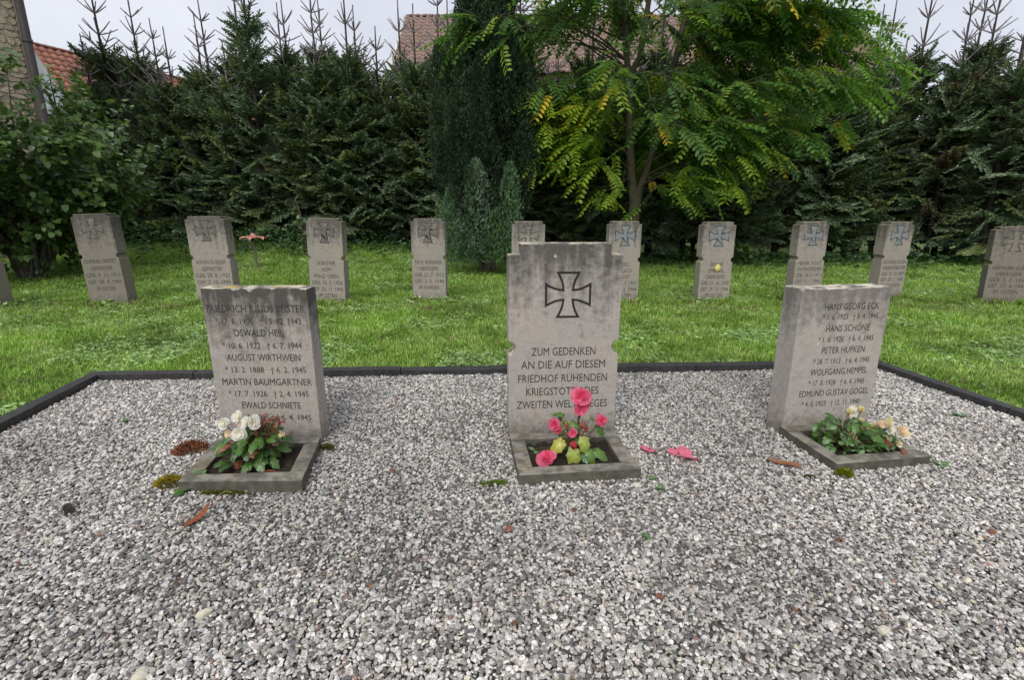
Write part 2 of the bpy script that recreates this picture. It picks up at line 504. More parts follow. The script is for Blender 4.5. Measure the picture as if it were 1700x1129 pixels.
# ------------------------------------------------------------------ houses
def box(mb, x0, x1, y0, y1, z0, z1, col=(1, 1, 1)):
    V = [(x0, y0, z0), (x1, y0, z0), (x1, y1, z0), (x0, y1, z0), (x0, y0, z1), (x1, y0, z1), (x1, y1, z1), (x0, y1, z1)]
    mb.add(V, [(0, 3, 2, 1), (4, 5, 6, 7), (0, 1, 5, 4), (1, 2, 6, 5), (2, 3, 7, 6), (3, 0, 4, 7)], col)

def tile_arrays(w, l):
    """one pantile: wave across X, runs down -Y, thickness in Z"""
    nx = 6; V = []; F = []
    xs_ = np.linspace(0, w, nx); zs = .035 * np.sin(np.linspace(0, 2 * math.pi, nx)) + .03
    for yy, dz in ((0, 0), (-l, .055)):
        for x_, z_ in zip(xs_, zs): V.append((x_, yy, z_ + dz))
    for x_, z_ in zip(xs_, zs): V.append((x_, -l, z_ - .02))
    for i in range(nx - 1):
        F.append((i, i + nx, i + nx + 1, i + 1)); F.append((i + nx, i + 2 * nx, i + 2 * nx + 1, i + nx + 1))
    return np.array(V), F

def tiled_slope(parent, origin, ux, down, ncol, nrow, w, l, mat, single, wall_mat_color=(1, 1, 1), name='roof_tile'):
    """single(r, c) -> True when the tile is an object of its own; the rest is joined"""
    ux = Vector(ux).normalized(); dn = Vector(down).normalized(); nz = ux.cross(-dn).normalized()
    tv, tf = tile_arrays(w * 1.02, l * 1.12)
    mb0 = MB(); mb0.add(tv, tf); me = mb0.mesh(name, mat, True)
    rest = MB()
    Mx = Matrix((ux, -dn, nz)).transposed()
    for r in range(nrow):
        for c in range(ncol):
            p = Vector(origin) + ux * (c * w) + dn * (r * l) + nz * random.uniform(-.008, .008)
            if single(r, c):
                o = obj(name, me, None, parent)
                o.matrix_local = Matrix.Translation(p) @ (Mx @ Matrix.Rotation(random.uniform(-.02, .02), 3, 'Z')).to_4x4()
            else:
                A = np.array(Mx); rest.add(tv @ A.T + np.array(p), tf)
    if rest.n:
        o = obj('roof_tiles', rest.mesh('roof_tiles', mat, True), None, parent); o['kind'] = 'stuff'

# large house behind the hedge
house = empty('house', (5, 26, 0)); tag(house, 'wide house behind the hedge with faded pinkish tiled roof and chimney', 'house')
w_, l_ = .31, .34
pitch = R(40)
X0, ZR = -9.86, 10.05                     # local x of the gable edge, ridge height
ncol = 66; nrow = 15
dn = (0, -math.cos(pitch), -math.sin(pitch))
tiled_slope(house, (X0, 0, ZR), (1, 0, 0), dn, ncol, nrow, w_, l_, M['pink_tile'],
            lambda r, c: r < 10 and (c < 9 or 14 <= c < 35))
mb = MB(); wtot = ncol * w_; zl = ZR - nrow * l_ * math.sin(pitch); yl = -nrow * l_ * math.cos(pitch)
mb.add([(X0 + .05, 0, ZR - .04), (X0 + wtot - .05, 0, ZR - .04), (X0 + wtot - .05, yl, zl - .04), (X0 + .05, yl, zl - .04),
        (X0 + .05, -2 * yl * .0 + 4.2, zl + .4), (X0 + wtot - .05, 4.2, zl + .4)], [(3, 2, 1, 0), (0, 1, 5, 4)])
obj('roof_deck', mb.mesh('roof_deck', M['darkbark']), None, house)
mb = MB(); box(mb, X0 + .3, X0 + wtot - .3, yl + .5, 4.0, 0, zl + .25)
obj('wall', mb.mesh('wall', M['render_wall']), None, house)
mb = MB()
mb.add([(X0 + .2, yl + .5, zl), (X0 + .2, 4.0, zl), (X0 + .2, 0, ZR - .1)], [(0, 1, 2)])
mb.add([(X0 + wtot - .2, yl + .5, zl), (X0 + wtot - .2, 4.0, zl), (X0 + wtot - .2, 0, ZR - .1)], [(0, 1, 2)])
obj('gable', mb.mesh('gable', M['render_wall']), None, house)
mb = MB()
for k in range(ncol):                     # ridge caps
    a = np.linspace(0, math.pi, 6); ca = np.cos(a) * .13; sa = np.sin(a) * .1
    x0 = X0 + k * w_
    V = [(x0, c_, ZR + s_ - .02) for c_, s_ in zip(ca, sa)] + [(x0 + w_ * .97, c_, ZR + s_ + .012) for c_, s_ in zip(ca, sa)]
    mb.add(V, [(i, i + 1, i + 7, i + 6) for i in range(5)] + [tuple(range(6)), tuple(range(6, 12))])
obj('ridge_caps', mb.mesh('ridge_caps', M['pink_tile'], False), None, house)
mb = MB(); dv = np.array(dn)
for sgn in (0,):
    p0 = np.array([X0 - .12, .05, ZR + .06]); p1 = p0 + dv * (nrow * l_)
    mb.add([p0, p0 + [.12, 0, 0], p1 + [.12, 0, 0], p1, p0 - [0, 0, .25], p0 + [.12, 0, -.25], p1 + [.12, 0, -.25], p1 - [0, 0, .25]],
           [(0, 3, 2, 1), (0, 4, 7, 3), (1, 2, 6, 5), (4, 5, 6, 7), (0, 1, 5, 4), (2, 3, 7, 6)])
obj('barge_board', mb.mesh('barge_board', M['white_trim']), None, house)
mb = MB(); box(mb, -4.12, -3.5, -.95, -.35, 8.9, 11.0); box(mb, -4.23, -3.39, -1.06, -.24, 11.0, 11.14)
obj('chimney', mb.mesh('chimney', M['chimney']), None, house)
f = MB(); c0 = np.array([-3.3, 0, ZR]) + dv * 1.05; nz = np.array([0, -math.sin(pitch), math.cos(pitch)])
for (a0, a1, d0, d1) in ((0, .62, 0, .07), (0, .62, .73, .8), (0, .07, .07, .73), (.55, .62, .07, .73)):
    q = [c0 + np.array([a_, 0, 0]) + dv * d_ + nz * .07 for a_, d_ in ((a0, d0), (a1, d0), (a1, d1), (a0, d1))]
    q2 = [v_ + nz * .1 for v_ in q]
    f.add(q + q2, [(4, 5, 6, 7), (0, 1, 5, 4), (1, 2, 6, 5), (2, 3, 7, 6), (3, 0, 4, 7)])
fr = obj('skylight', f.mesh('skylight', M['white_trim']), None, house)
f = MB(); f.add([c0 + np.array([a_, 0, 0]) + dv * d_ + nz * .12 for a_, d_ in ((.07, .07), (.55, .07), (.55, .73), (.07, .73))], [(3, 2, 1, 0)])
mgl, t, b, out = new_mat('skylight_glass'); b.inputs['Base Color'].default_value = (.3, .36, .4, 1); b.inputs['Roughness'].default_value = .08
obj('pane', f.mesh('pane', mgl), None, fr)

# small red roofed house far at the left, gable towards us
rh = empty('house', (-20.75, 24, 0), R(-24)); tag(rh, 'distant house with red tiled roof and grey gable beside the rubble wall', 'house')
ap = 8.35; run = 5.0; pt = R(50)
wl, ll = .3, .34
nr = int(run / ll); hx = nr * ll * math.cos(pt); hz = nr * ll * math.sin(pt)
# slope facing +X : columns run along +Y, tiles go down in +X
tiled_slope(rh, (0, 0, ap), (0, 1, 0), (math.cos(pt), 0, -math.sin(pt)), 44, nr, wl, ll, M['red_tile'], lambda r, c: r < 8 and c < 22)
mb = MB(); mb.add([(0, 0, ap - .05), (0, 13.2, ap - .05), (hx, 13.2, ap - hz - .05), (hx, 0, ap - hz - .05), (-hx, 0, ap - hz - .05), (-hx, 13.2, ap - hz - .05)],
                  [(0, 3, 2, 1), (0, 1, 5, 4)])
obj('roof_deck', mb.mesh('roof_deck', M['red_tile']), None, rh)
mb = MB(); mb.add([(-hx + .1, .1, ap - hz), (hx - .1, .1, ap - hz), (0, .1, ap - .12)], [(0, 1, 2)])
obj('gable', mb.mesh('gable', M['grey_gable']), None, rh)
mb = MB(); box(mb, -hx + .3, hx - .3, .1, 13, 0, ap - hz)
obj('wall', mb.mesh('wall', M['render_wall']), None, rh)
mb = MB()
for k in range(44):
    a = np.linspace(0, math.pi, 6); y0 = k * .3
    V = [(math.cos(u) * .14, y0, ap + math.sin(u) * .1) for u in a] + [(math.cos(u) * .14, y0 + .29, ap + .012 + math.sin(u) * .1) for u in a]
    mb.add(V, [(i, i + 1, i + 7, i + 6) for i in range(5)] + [tuple(range(6)), tuple(range(6, 12))])
obj('ridge_caps', mb.mesh('ridge_caps', M['red_tile']), None, rh)

# rubble stone building whose corner shows above the shrub
barn = empty('stone_building', (-10.98, 12.5, 0), R(41)); tag(barn, 'rough rubble stone building with a dark downpipe at its corner', 'building')
mb = MB(); box(mb, -6, 0, 0, 5, -.2, 8.2)
obj('wall', mb.mesh('wall', M['mortar']), None, barn)
mb = MB(); mb.add([(-6.2, -.2, 8.2), (.2, -.2, 8.2), (.2, 5.2, 8.2), (-6.2, 5.2, 8.2), (-6.2, 2.5, 10), (.2, 2.5, 10)],
                  [(0, 1, 5, 4), (2, 3, 4, 5), (1, 2, 5), (3, 0, 4), (0, 3, 2, 1)])
obj('roof', mb.mesh('roof', M['red_tile']), None, barn)
rub = []
for k in range(8):
    bm = bmesh.new(); n = random.randint(5, 8)
    ring = [bm.verts.new((.5 * math.cos(2 * math.pi * i / n + random.uniform(-.2, .2)) * random.uniform(.8, 1.1), 0,
                          .5 * math.sin(2 * math.pi * i / n + random.uniform(-.2, .2)) * random.uniform(.8, 1.1))) for i in range(n)]
    fr_ = [bm.verts.new((v.co.x * .82, -.5 + random.uniform(-.12, .12), v.co.z * .82)) for v in ring]
    bm.faces.new(fr_)
    for i in range(n): bm.faces.new((ring[i], ring[(i + 1) % n], fr_[(i + 1) % n], fr_[i]))
    bmesh.ops.recalc_face_normals(bm, faces=bm.faces)
    me = bpy.data.meshes.new('stone'); bm.to_mesh(me); bm.free(); me.materials.append(M['rubble']); rub.append(me)
z = 2.6
while z < 7.6:
    hh = random.uniform(.07, .19); x = -2.4
    while x < -.02:
        ww = min(random.uniform(.1, .42), -x)
        o = obj('stone', random.choice(rub), None, barn, (x + ww / 2, .0, z + hh / 2 + random.uniform(-.02, .02)), (0, random.uniform(-.12, .12), 0))
        o.scale = (ww * .97, random.uniform(.02, .06), hh * random.uniform(.9, 1.15)); x += ww
    z += hh
mb = MB(); mb.tube([(.1, -.1, 0), (.1, -.1, 8.1)], .085, 12)
for zz in (1, 3, 5, 7): mb.tube([(.1, -.1, zz), (.1, -.1, zz + .06)], .1, 12)
obj('downpipe', mb.mesh('downpipe', M['pipe'], True), None, barn)

# ------------------------------------------------------------------ spruces
SHV = [(0, 0, 0), (.5, .45, .1), (0, 1, 0), (-.5, .45, .1), (0, .45, .5), (0, .45, -.4)]
SHF = [(0, 1, 2, 3), (0, 4, 2, 5)]

def spruce(seed, H, top, Rad, brown=0.0, z0=.75, dens=1.0):
    r = np.random.default_rng(seed)
    wood, cr = MB(), MB()
    zz = np.linspace(0, H, 10)
    wig = np.cumsum(r.normal(0, .012, (10, 2)), 0)
    wood.tube(np.stack([wig[:, 0], wig[:, 1], zz], 1), np.interp(zz, [0, top, H], [.085, .034, .014]), 6, (.5, .45, .42))
    Pp, Yp, Np, Sp, Cp = [], [], [], [], []
    z = z0
    while z < top:
        nb = r.integers(7, 10); a0 = r.uniform(0, 6.28)
        for i in range(nb):
            if r.random() < 1.03 - dens: continue
            az = a0 + 6.283 * i / nb + r.normal(0, .22)
            Lb = Rad * (1 - .58 * (z / (top + .3)) ** 2.6) * r.uniform(.75, 1.15)
            pit = np.interp(z, [0, top * .5, top], [-.1, .15, .6]) + r.normal(0, .2)
            h = np.array([math.cos(az), math.sin(az), 0])
            roll = r.normal(0, .45); side = np.array([-math.sin(az) * math.cos(roll), math.cos(az) * math.cos(roll), math.sin(roll)])
            t = np.linspace(0, 1, 6)
            drop = -r.uniform(.0, .3) * Lb * t ** 2 + r.uniform(.05, .2) * Lb * t ** 3.5
            cz = z + r.uniform(-.1, .1)
            B = t[:, None] * Lb * math.cos(pit) * h + np.stack([0 * t, 0 * t, cz + t * Lb * math.sin(pit) + drop], 1)
            wood.tube(B, np.linspace(.016, .004, 6), 3, (.45, .4, .36), False)
            nn = max(5, int(Lb / .055)); tt = np.linspace(.12 if Lb < .8 else .28, 1, nn)
            Q = np.stack([np.interp(tt, t, B[:, k]) for k in range(3)], 1)
            D = unit(np.stack([np.interp(tt, t, np.gradient(B[:, k], t)) for k in range(3)], 1))
            base = np.array([.125, .175, .1]) * r.uniform(.5, 1.45)
            if r.random() < .25: base = base * np.array([1.15, 1.05, .7])
            if r.random() < brown: base = np.array([.15, .125, .08]) * r.uniform(.6, 1.1)
            # tip shoot
            Pp.append(Q); Yp.append(D); Np.append(np.tile([0, 0, 1.], (nn, 1))); Sp.append(np.tile([.045, .11, .045], (nn, 1))); Cp.append(np.tile(base, (nn, 1)))
            for sg in (-1, 1):
                ll_ = (.42 * Lb * (1.05 - tt) + .1) * r.uniform(.6, 1.15, nn)
                LD = unit(D * .62 + sg * side[None, :] * .8 + np.array([0, 0, -.12]) + r.normal(0, .1, (nn, 3)))
                ns = np.maximum(1, (ll_ / .085).astype(int))
                for s_ in range(ns.max()):
                    ok = ns > s_
                    p0 = Q[ok] + LD[ok] * (s_ * .085)
                    p0[:, 2] -= .04 * (s_ * .085) ** 2 * 8
                    kcol = base * (1 + .5 * (s_ + 1 >= ns[ok]))[:, None] * r.uniform(.8, 1.25, (ok.sum(), 1))
                    Pp.append(p0); Yp.append(LD[ok] + r.normal(0, .06, (ok.sum(), 3))); Np.append(np.array([0, 0, 1.]) + r.normal(0, .45, (ok.sum(), 3)))
                    Sp.append(np.stack([r.uniform(.03, .042, ok.sum()), r.uniform(.1, .13, ok.sum()), np.full(ok.sum(), .03)], 1)); Cp.append(kcol)
                    for s2 in (-1, 1):
                        if s_ == 0 and s2 == 1: continue
                        keep = r.random(ok.sum()) < .8
                        LD2 = unit(LD[ok] * .75 + s2 * D[ok] * .6 + r.normal(0, .12, (ok.sum(), 3)))[keep]
                        Pp.append(p0[keep]); Yp.append(LD2); Np.append(np.array([0, 0, 1.]) + r.normal(0, .45, (keep.sum(), 3)))
                        Sp.append(np.stack([r.uniform(.026, .036, keep.sum()), r.uniform(.07, .12, keep.sum()), np.full(keep.sum(), .026)], 1)); Cp.append(kcol[keep] * 1.1)
        z += .165 + r.uniform(-.03, .04)
    cr.cloud(SHV, SHF, np.concatenate(Pp), np.concatenate(Yp), np.concatenate(Np), np.concatenate(Sp), np.concatenate(Cp))
    # bare spiky leader with whorls of ascending shoots
    z = top - .5
    tips = []
    while z < H - .45:
        nb = r.integers(5, 8); a0 = r.uniform(0, 6.28); f_ = (H - z) / (H - top + .3)
        for i in range(nb):
            az = a0 + 6.283 * i / nb + r.normal(0, .2); Lb = (.24 + .42 * min(f_, 1)) * r.uniform(.75, 1.25); pit = r.uniform(.4, .85)
            d = np.array([math.cos(az) * math.cos(pit), math.sin(az) * math.cos(pit), math.sin(pit)])
            p0 = np.array([wig[-1, 0] * z / H, wig[-1, 1] * z / H, z])
            p1 = p0 + d * Lb * .5; p2 = p0 + d * Lb + np.array([0, 0, .07 * Lb])
            tips.append((p0, p1, p2))
            if f_ > .75 and r.random() < .6:
                for sg in (-1, 1):
                    s_ = np.array([-math.sin(az), math.cos(az), .25]) * sg
                    tips.append((p1, p1 + unit(d + s_) * Lb * .18, p1 + unit(d + s_) * Lb * .36))
        z += r.uniform(.38, .66)
    tips.append((np.array([wig[-1, 0], wig[-1, 1], H - .4]), np.array([wig[-1, 0], wig[-1, 1], H - .2]), np.array([wig[-1, 0], wig[-1, 1], H])))
    P2, Y2 = [], []
    for (a_, b_, c_) in tips:
        cr.tube([a_, b_, c_], [.017, .016, .011], 5, (.21, .185, .195), True)
        n = max(3, int(np.linalg.norm(c_ - a_) / .03))
        t = r.uniform(.1, 1, n)[:, None]
        P2.append(a_ * (1 - t) + c_ * t); Y2.append(unit(c_ - a_) * .7 + r.normal(0, .6, (n, 3)))
    P2 = np.concatenate(P2); Y2 = np.concatenate(Y2)
    cr.cloud([(0, 0, 0), (.5, .4, 0), (0, 1, 0), (-.5, .4, 0)], [(0, 1, 2, 3)], P2, Y2, r.normal(0, 1, (len(P2), 3)), np.tile([.012, .022, .012], (len(P2), 1)),
             np.array([.1, .1, .09]) * r.uniform(.7, 1.3, (len(P2), 1)))
    root = empty('spruce_tree')
    obj('trunk', wood.mesh('trunk', M['darkbark'], True), None, root)
    obj('crown', cr.mesh('crown', M['needle']), None, root)
    return root

SPR = [spruce(11, 7.0, 4.9, 1.25), spruce(12, 6.6, 4.65, 1.2), spruce(13, 7.3, 5.1, 1.3), spruce(14, 6.3, 4.7, 1.15), spruce(17, 6.8, 5.2, 1.05)]
SPR_BROWN = spruce(15, 6.6, 4.4, 1.25, .16)
SPR_DENSE = spruce(16, 7.3, 5.9, 1.05, dens=.6)
SPR_OPEN = spruce(18, 6.4, 4.9, 1.35, .06, .7, .55)
used = set()
def put_spruce(proto, x, y, s, rz, label, group='spruces in the tall hedge row'):
    if proto in used: o = copy_tree(proto)
    else: used.add(proto); o = proto
    o.location = (x, y, float(ground_z(np.array(x), np.array(y))) * .6); o.rotation_euler = (0, 0, rz); o.scale = (s * random.uniform(.95, 1.1), s * random.uniform(.95, 1.1), s * random.uniform(.9, 1.1))
    return tag(o, label, 'spruce tree', group)
def hedge_label(x, second=False):
    if second: return 'spruce of the second row, showing only its spiky leader above the hedge'
    if x < -7.5: return 'hedge spruce with bare spiky leader between rubble building and flower ornament'
    if x < -1.2: return 'hedge spruce with bare spiky leader just left of the columnar conifer'
    if x < 7: return 'hedge spruce in deep shade behind the feather-leaved tree'
    return 'hedge spruce right of the feather-leaved tree with leader against the sky'
x = -13.2; k = 0
while x < 16.5:
    y = 15.0 - .07 * x + random.uniform(-.3, .3)
    s = np.interp(x, [-13, -8, -3, 2, 8, 13], [.84, .9, 1.0, .97, .88, .9]) * random.uniform(.94, 1.06)
    pr = SPR[(k * 3) % 5]
    if abs(x + 7.15) < .46:
        put_spruce(SPR_DENSE, x, y - .3, 1.0, 1.0, 'taller spruce clothed with needles almost to its tip, between rubble building and flower ornament', None)
    elif abs(x - 11.3) < .45:
        put_spruce(SPR_BROWN, x, y - .5, s, .7, 'spruce with browned inner branches at the right end of the hedge', None)
    else:
        put_spruce(pr, x, y, s, random.uniform(0, 6.28), hedge_label(x))
    x += random.uniform(.82, 1.02); k += 1
x = -12.6
while x < 17:
    put_spruce(random.choice(SPR), x, 16.3 - .07 * x + random.uniform(-.3, .3), random.uniform(.95, 1.08), random.uniform(0, 6.28), hedge_label(x, True))
    x += random.uniform(1.0, 1.3)
put_spruce(SPR_OPEN, 12.0, 13.0, 1.0, 2.2, 'loose open-branched spruce standing forward at the right end of the hedge', None)

# ------------------------------------------------------------------ columnar conifer
def columnar():
    r = np.random.default_rng(31)
    wood, cr = MB(), MB()
    for i in range(7):
        a = r.uniform(0, 6.28); q = r.uniform(.05, .3)
        b0 = np.array([math.cos(a) * .12, math.sin(a) * .12, 0]); b1 = np.array([math.cos(a) * q, math.sin(a) * q, .7]); b2 = np.array([math.cos(a) * q * 1.1, math.sin(a) * q * 1.1, 1.6])
        wood.tube([b0, b1, b2], [.06, .05, .02], 6)
    plumes = []
    for lv, (z0, nr_, rad0, ln0) in enumerate(((.75, 6, .55, 1.2), (1.3, 8, .76, 1.5), (2.0, 8, .84, 1.6), (2.7, 7, .76, 1.6), (3.4, 6, .56, 1.6), (4.2, 5, .33, 2.0))):
        for i in range(nr_):
            plumes.append((6.283 * (i + .5 * (lv % 2)) / nr_ + r.normal(0, .14), rad0 * r.uniform(.82, 1.12), z0 + r.uniform(-.3, .3), ln0 * r.uniform(.65, 1.2), r.uniform(.17, .29), 0.0))
    plumes.append((0, 0, .9, 4.2, .48, 0))
    for a, rad, z, ln, w in ((-2.35, .85, .3, 1.5, .25), (-1.75, .86, .5, 1.75, .27), (-2.9, .85, .4, 1.15, .22), (-1.1, .9, .45, 1.75, .22), (-1.4, .85, .3, 1.0, .2), (-2.0, .8, .3, .9, .2)):
        plumes.append((a, rad, z, ln, w, 1.0))
    plumes.append((0, 0.0, 4.2, 3.2, .4, 0)); plumes.append((2, .2, 3.4, 2.6, .4, 0)); plumes.append((4.4, .25, 3.9, 2.0, .36, 0))
    for (a, rad, z, ln, w, light) in plumes:
        n = int(1900 * ln * w / .3)
        u = r.uniform(0, 1, n) ** .9; th = r.uniform(0, 6.28, n)
        lump = 1 + .24 * np.sin(th * 3 + u * 11 + a * 7) + .2 * np.sin(th * 5 - u * 19 + a * 3)
        prof = w * np.sin(np.pi * np.clip(u * .78 + .2, 0, 1)) ** .8 * lump * (r.uniform(.72, 1.06, n) + .35 * (r.random(n) < .06))
        c = np.stack([math.cos(a) * (rad + .12 * u), math.sin(a) * (rad + .12 * u), z + u * ln], 1)
        o_ = np.stack([np.cos(th), np.sin(th), 0 * th], 1)
        P = c + o_ * prof[:, None]
        Y = unit(o_ * .55 + np.array([0, 0, 1.0]) + r.normal(0, .35, (n, 3)))
        base = np.array([.105, .165, .09]) * np.array([r.uniform(.85, 1.2), 1, r.uniform(.7, 1.15)]) if light else np.array([.042, .075, .038])
        base = base * r.uniform(.65, 1.45)
        cr.cloud(SHV, SHF, P, Y, o_ + r.normal(0, .3, (n, 3)), np.stack([r.uniform(.02, .032, n), r.uniform(.045, .09, n), r.uniform(.015, .025, n)], 1), base * r.uniform(.6, 1.4, (n, 1)))
    root = empty('columnar_conifer', (-.5, 10.9, 0))
    obj('trunk', wood.mesh('trunk', M['bark'], True), None, root)
    obj('crown', cr.mesh('crown', M['scale']), None, root)
    return tag(root, 'dark columnar conifer with paler upright plumes at its foot on the lawn', 'conifer')
columnar()

# ------------------------------------------------------------------ tree with long feathery leaves
def pinnate_leaf(seed):
    r = np.random.default_rng(seed); mb_v, mb_f = [], []
    npair = 7
    t = np.linspace(.12, 1, npair)
    for i, tt in enumerate(t):
        y = tt; z = -.28 * tt ** 2
        for sg in (-1, 1):
            ln = .235 * (1 - .35 * abs(tt - .5)) * r.uniform(.85, 1.1); w = .098 * r.uniform(.85, 1.1)
            a = R(r.uniform(50, 72)); dx, dy = sg * math.sin(a), math.cos(a)
            dz = -r.uniform(.25, .6)
            d = unit(np.array([dx, dy, dz])); px = unit(np.cross(d, [0, 0, 1.]))
            b0 = np.array([0, y, z])
            k = len(mb_v)
            mb_v += [b0, b0 + d * ln * .35 + px * w * .5 + [0, 0, .012], b0 + d * ln * .75 + px * w * .38, b0 + d * ln, b0 + d * ln * .75 - px * w * .38, b0 + d * ln * .35 - px * w * .5 + [0, 0, .012], b0 + d * ln * .5 - np.array([0, 0, .008])]
            mb_f += [(k, k + 1, k + 6), (k + 1, k + 2, k + 6), (k + 2, k + 3, k + 6), (k + 3, k + 4, k + 6), (k + 4, k + 5, k + 6), (k + 5, k, k + 6)]
    k = len(mb_v)
    for tt in (0, .5, 1): mb_v += [np.array([.006, tt, -.28 * tt ** 2]), np.array([-.006, tt, -.28 * tt ** 2])]
    mb_f += [(k, k + 2, k + 3, k + 1), (k + 2, k + 4, k + 5, k + 3)]
    return np.array(mb_v), mb_f
PIN = [pinnate_leaf(s) for s in (1, 2, 3)]

def feather_tree():
    r = np.random.default_rng(52)
    wood, cr = MB(), MB()
    bx, by = 2.72, 11.5
    def tube(pts, rad, sides=8): wood.tube([(p[0] - bx, p[1] - by, p[2]) for p in pts], rad, sides)
    tube([(2.72, 11.5, -.1), (2.70, 11.5, .6), (2.72, 11.5, 1.3), (2.74, 11.5, 1.75)], [.19, .145, .13, .135], 10)
    left = [(2.70, 11.5, 1.6), (2.60, 11.45, 2.1), (2.50, 11.4, 2.9), (2.45, 11.4, 3.6), (2.42, 11.4, 4.0)]
    tube(left, [.105, .095, .085, .085, .075])
    l2 = [left[-1], (2.33, 11.4, 4.6), (2.2, 11.4, 5.6), (2.0, 11.5, 7.0)]; tube(l2, [.07, .06, .05, .03])
    l3 = [left[-1], (2.62, 11.35, 4.4), (2.72, 11.3, 5.4), (2.85, 11.2, 7.0)]; tube(l3, [.07, .06, .055, .03])
    right = [(2.76, 11.5, 1.65), (2.92, 11.5, 2.1), (3.1, 11.5, 2.8), (3.3, 11.5, 3.8), (3.5, 11.5, 5.0), (3.7, 11.5, 6.6)]
    tube(right, [.09, .075, .07, .065, .06, .04])
    stems = [np.array(left), np.array(l2), np.array(l3), np.array(right)]
    leaves = [[], [], [], []]     # P, Y, N, scale
    cols = []
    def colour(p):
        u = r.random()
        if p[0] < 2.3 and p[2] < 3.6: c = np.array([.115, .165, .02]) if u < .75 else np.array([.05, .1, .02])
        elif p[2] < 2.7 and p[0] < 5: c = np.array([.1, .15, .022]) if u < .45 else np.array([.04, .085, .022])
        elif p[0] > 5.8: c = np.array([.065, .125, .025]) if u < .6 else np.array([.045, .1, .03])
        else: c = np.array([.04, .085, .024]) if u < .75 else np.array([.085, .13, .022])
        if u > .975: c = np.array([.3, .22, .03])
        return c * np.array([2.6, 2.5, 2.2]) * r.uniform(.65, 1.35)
    def leaf_at(p, out, ln):
        if p[1] < 11.6 and 2.0 < p[0] < 2.95 and p[2] < 3.9 and r.random() < .8: return
        if .1 < p[0] < 2.9 and 4.05 < p[2] < 5.2 and r.random() < .8: return
        d = unit(np.array([out[0], out[1], 0]) + r.normal(0, .45, 3)); d[2] = r.uniform(-.75, .1)
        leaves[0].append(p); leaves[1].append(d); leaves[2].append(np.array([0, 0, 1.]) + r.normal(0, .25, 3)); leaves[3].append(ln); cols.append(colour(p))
    targets = []
    while len(targets) < 98:
        x_ = r.uniform(-.3, 7.0); z_ = r.uniform(2.0, 6.9); y_ = by + r.uniform(-2.4, 2.2)
        zmin = np.interp(x_, [-.3, .4, 2.2, 3.2, 4.6, 5.4, 7.0], [4.2, 3.1, 2.85, 2.2, 2.35, 2.9, 3.4])
        zmax = np.interp(x_, [-.3, 1, 7], [4.9, 7, 5.0])
        if z_ < zmin or z_ > zmax: continue
        if .2 < x_ < 3.0 and 4.0 < z_ < 5.2 and r.random() < .9: continue
        targets.append((x_, y_, z_))
    targets += [(-.75, 10.3, 4.45), (-.35, 10.2, 4.75), (-.95, 10.6, 4.7), (-.1, 10.2, 4.55), (6.35, 10.5, 2.9), (5.9, 10.4, 2.75), (7.2, 10.6, 3.6), (7.35, 10.7, 4.1), (6.9, 10.4, 3.4),
                (.6, 10.6, 2.75), (1.1, 10.5, 2.6), (1.7, 10.7, 2.3), (2.1, 10.9, 1.75), (3.5, 10.6, 2.05), (4.2, 10.4, 2.2), (4.7, 10.6, 2.1), (5.2, 10.6, 2.35), (3.1, 10.7, 1.75), (.5, 10.9, 3.3), (.9, 11.2, 3.7), (1.3, 10.8, 3.5), (.3, 11.3, 3.75), (1.7, 11.2, 3.2), (6.6, 10.9, 4.3), (7.3, 11, 4.6)]
    for T_ in targets:
        T_ = np.array(T_)
        best = None
        for st in stems:
            tz = np.interp(np.linspace(0, 1, 12), np.linspace(0, 1, len(st)), st[:, 2]); tx = np.interp(np.linspace(0, 1, 12), np.linspace(0, 1, len(st)), st[:, 0]); ty = np.interp(np.linspace(0, 1, 12), np.linspace(0, 1, len(st)), st[:, 1])
            Q = np.stack([tx, ty, tz], 1); hd = np.linalg.norm(Q[:, :2] - T_[:2], axis=1)
            cost = np.abs(Q[:, 2] - np.maximum(1.9, T_[2] - .12 * hd)) + .6 * hd
            j = cost.argmin()
            if best is None or cost[j] < best[0]: best = (cost[j], Q[j])
        S = best[1]; hd = np.linalg.norm(S[:2] - T_[:2])
        t = np.linspace(0, 1, 7)[:, None]
        C = S * (1 - t) + T_ * t + np.array([0, 0, 1]) * (np.sin(t * math.pi) * .14 * hd) + r.normal(0, .03, (7, 3)) * t
        tube(C, np.linspace(.02, .005, 7), 5)
        out = unit(T_ - S)
        n = int(6 + hd * 4.2)
        for tt in r.uniform(.35, 1, n):
            p = np.array([np.interp(tt, t[:, 0], C[:, k]) for k in range(3)]); leaf_at(p, out, r.uniform(.32, .72))
        for q in range(5):
            tt = r.uniform(.4, .95); p = np.array([np.interp(tt, t[:, 0], C[:, k]) for k in range(3)])
            d = unit(out + r.normal(0, .7, 3)); e = p + d * r.uniform(.4, .75); e[2] -= .12
            tube([p, (p + e) / 2 + [0, 0, .05], e], [.009, .007, .004], 4)
            for w_ in r.uniform(.4, 1, 5): leaf_at(p * (1 - w_) + e * w_, d, r.uniform(.32, .7))
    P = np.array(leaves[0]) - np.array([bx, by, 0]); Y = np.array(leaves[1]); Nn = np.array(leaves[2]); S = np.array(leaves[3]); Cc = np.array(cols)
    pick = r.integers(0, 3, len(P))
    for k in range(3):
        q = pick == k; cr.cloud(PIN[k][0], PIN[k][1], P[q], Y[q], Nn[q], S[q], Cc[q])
    root = empty('feather_leaved_tree', (bx, by, 0))
    obj('trunk', wood.mesh('trunk', M['greenbark'], True), None, root)
    obj('crown', cr.mesh('crown', M['leaf']), None, root)
    return tag(root, 'broadleaf tree with forked trunk and long feathery yellow-green leaves', 'tree')
feather_tree()

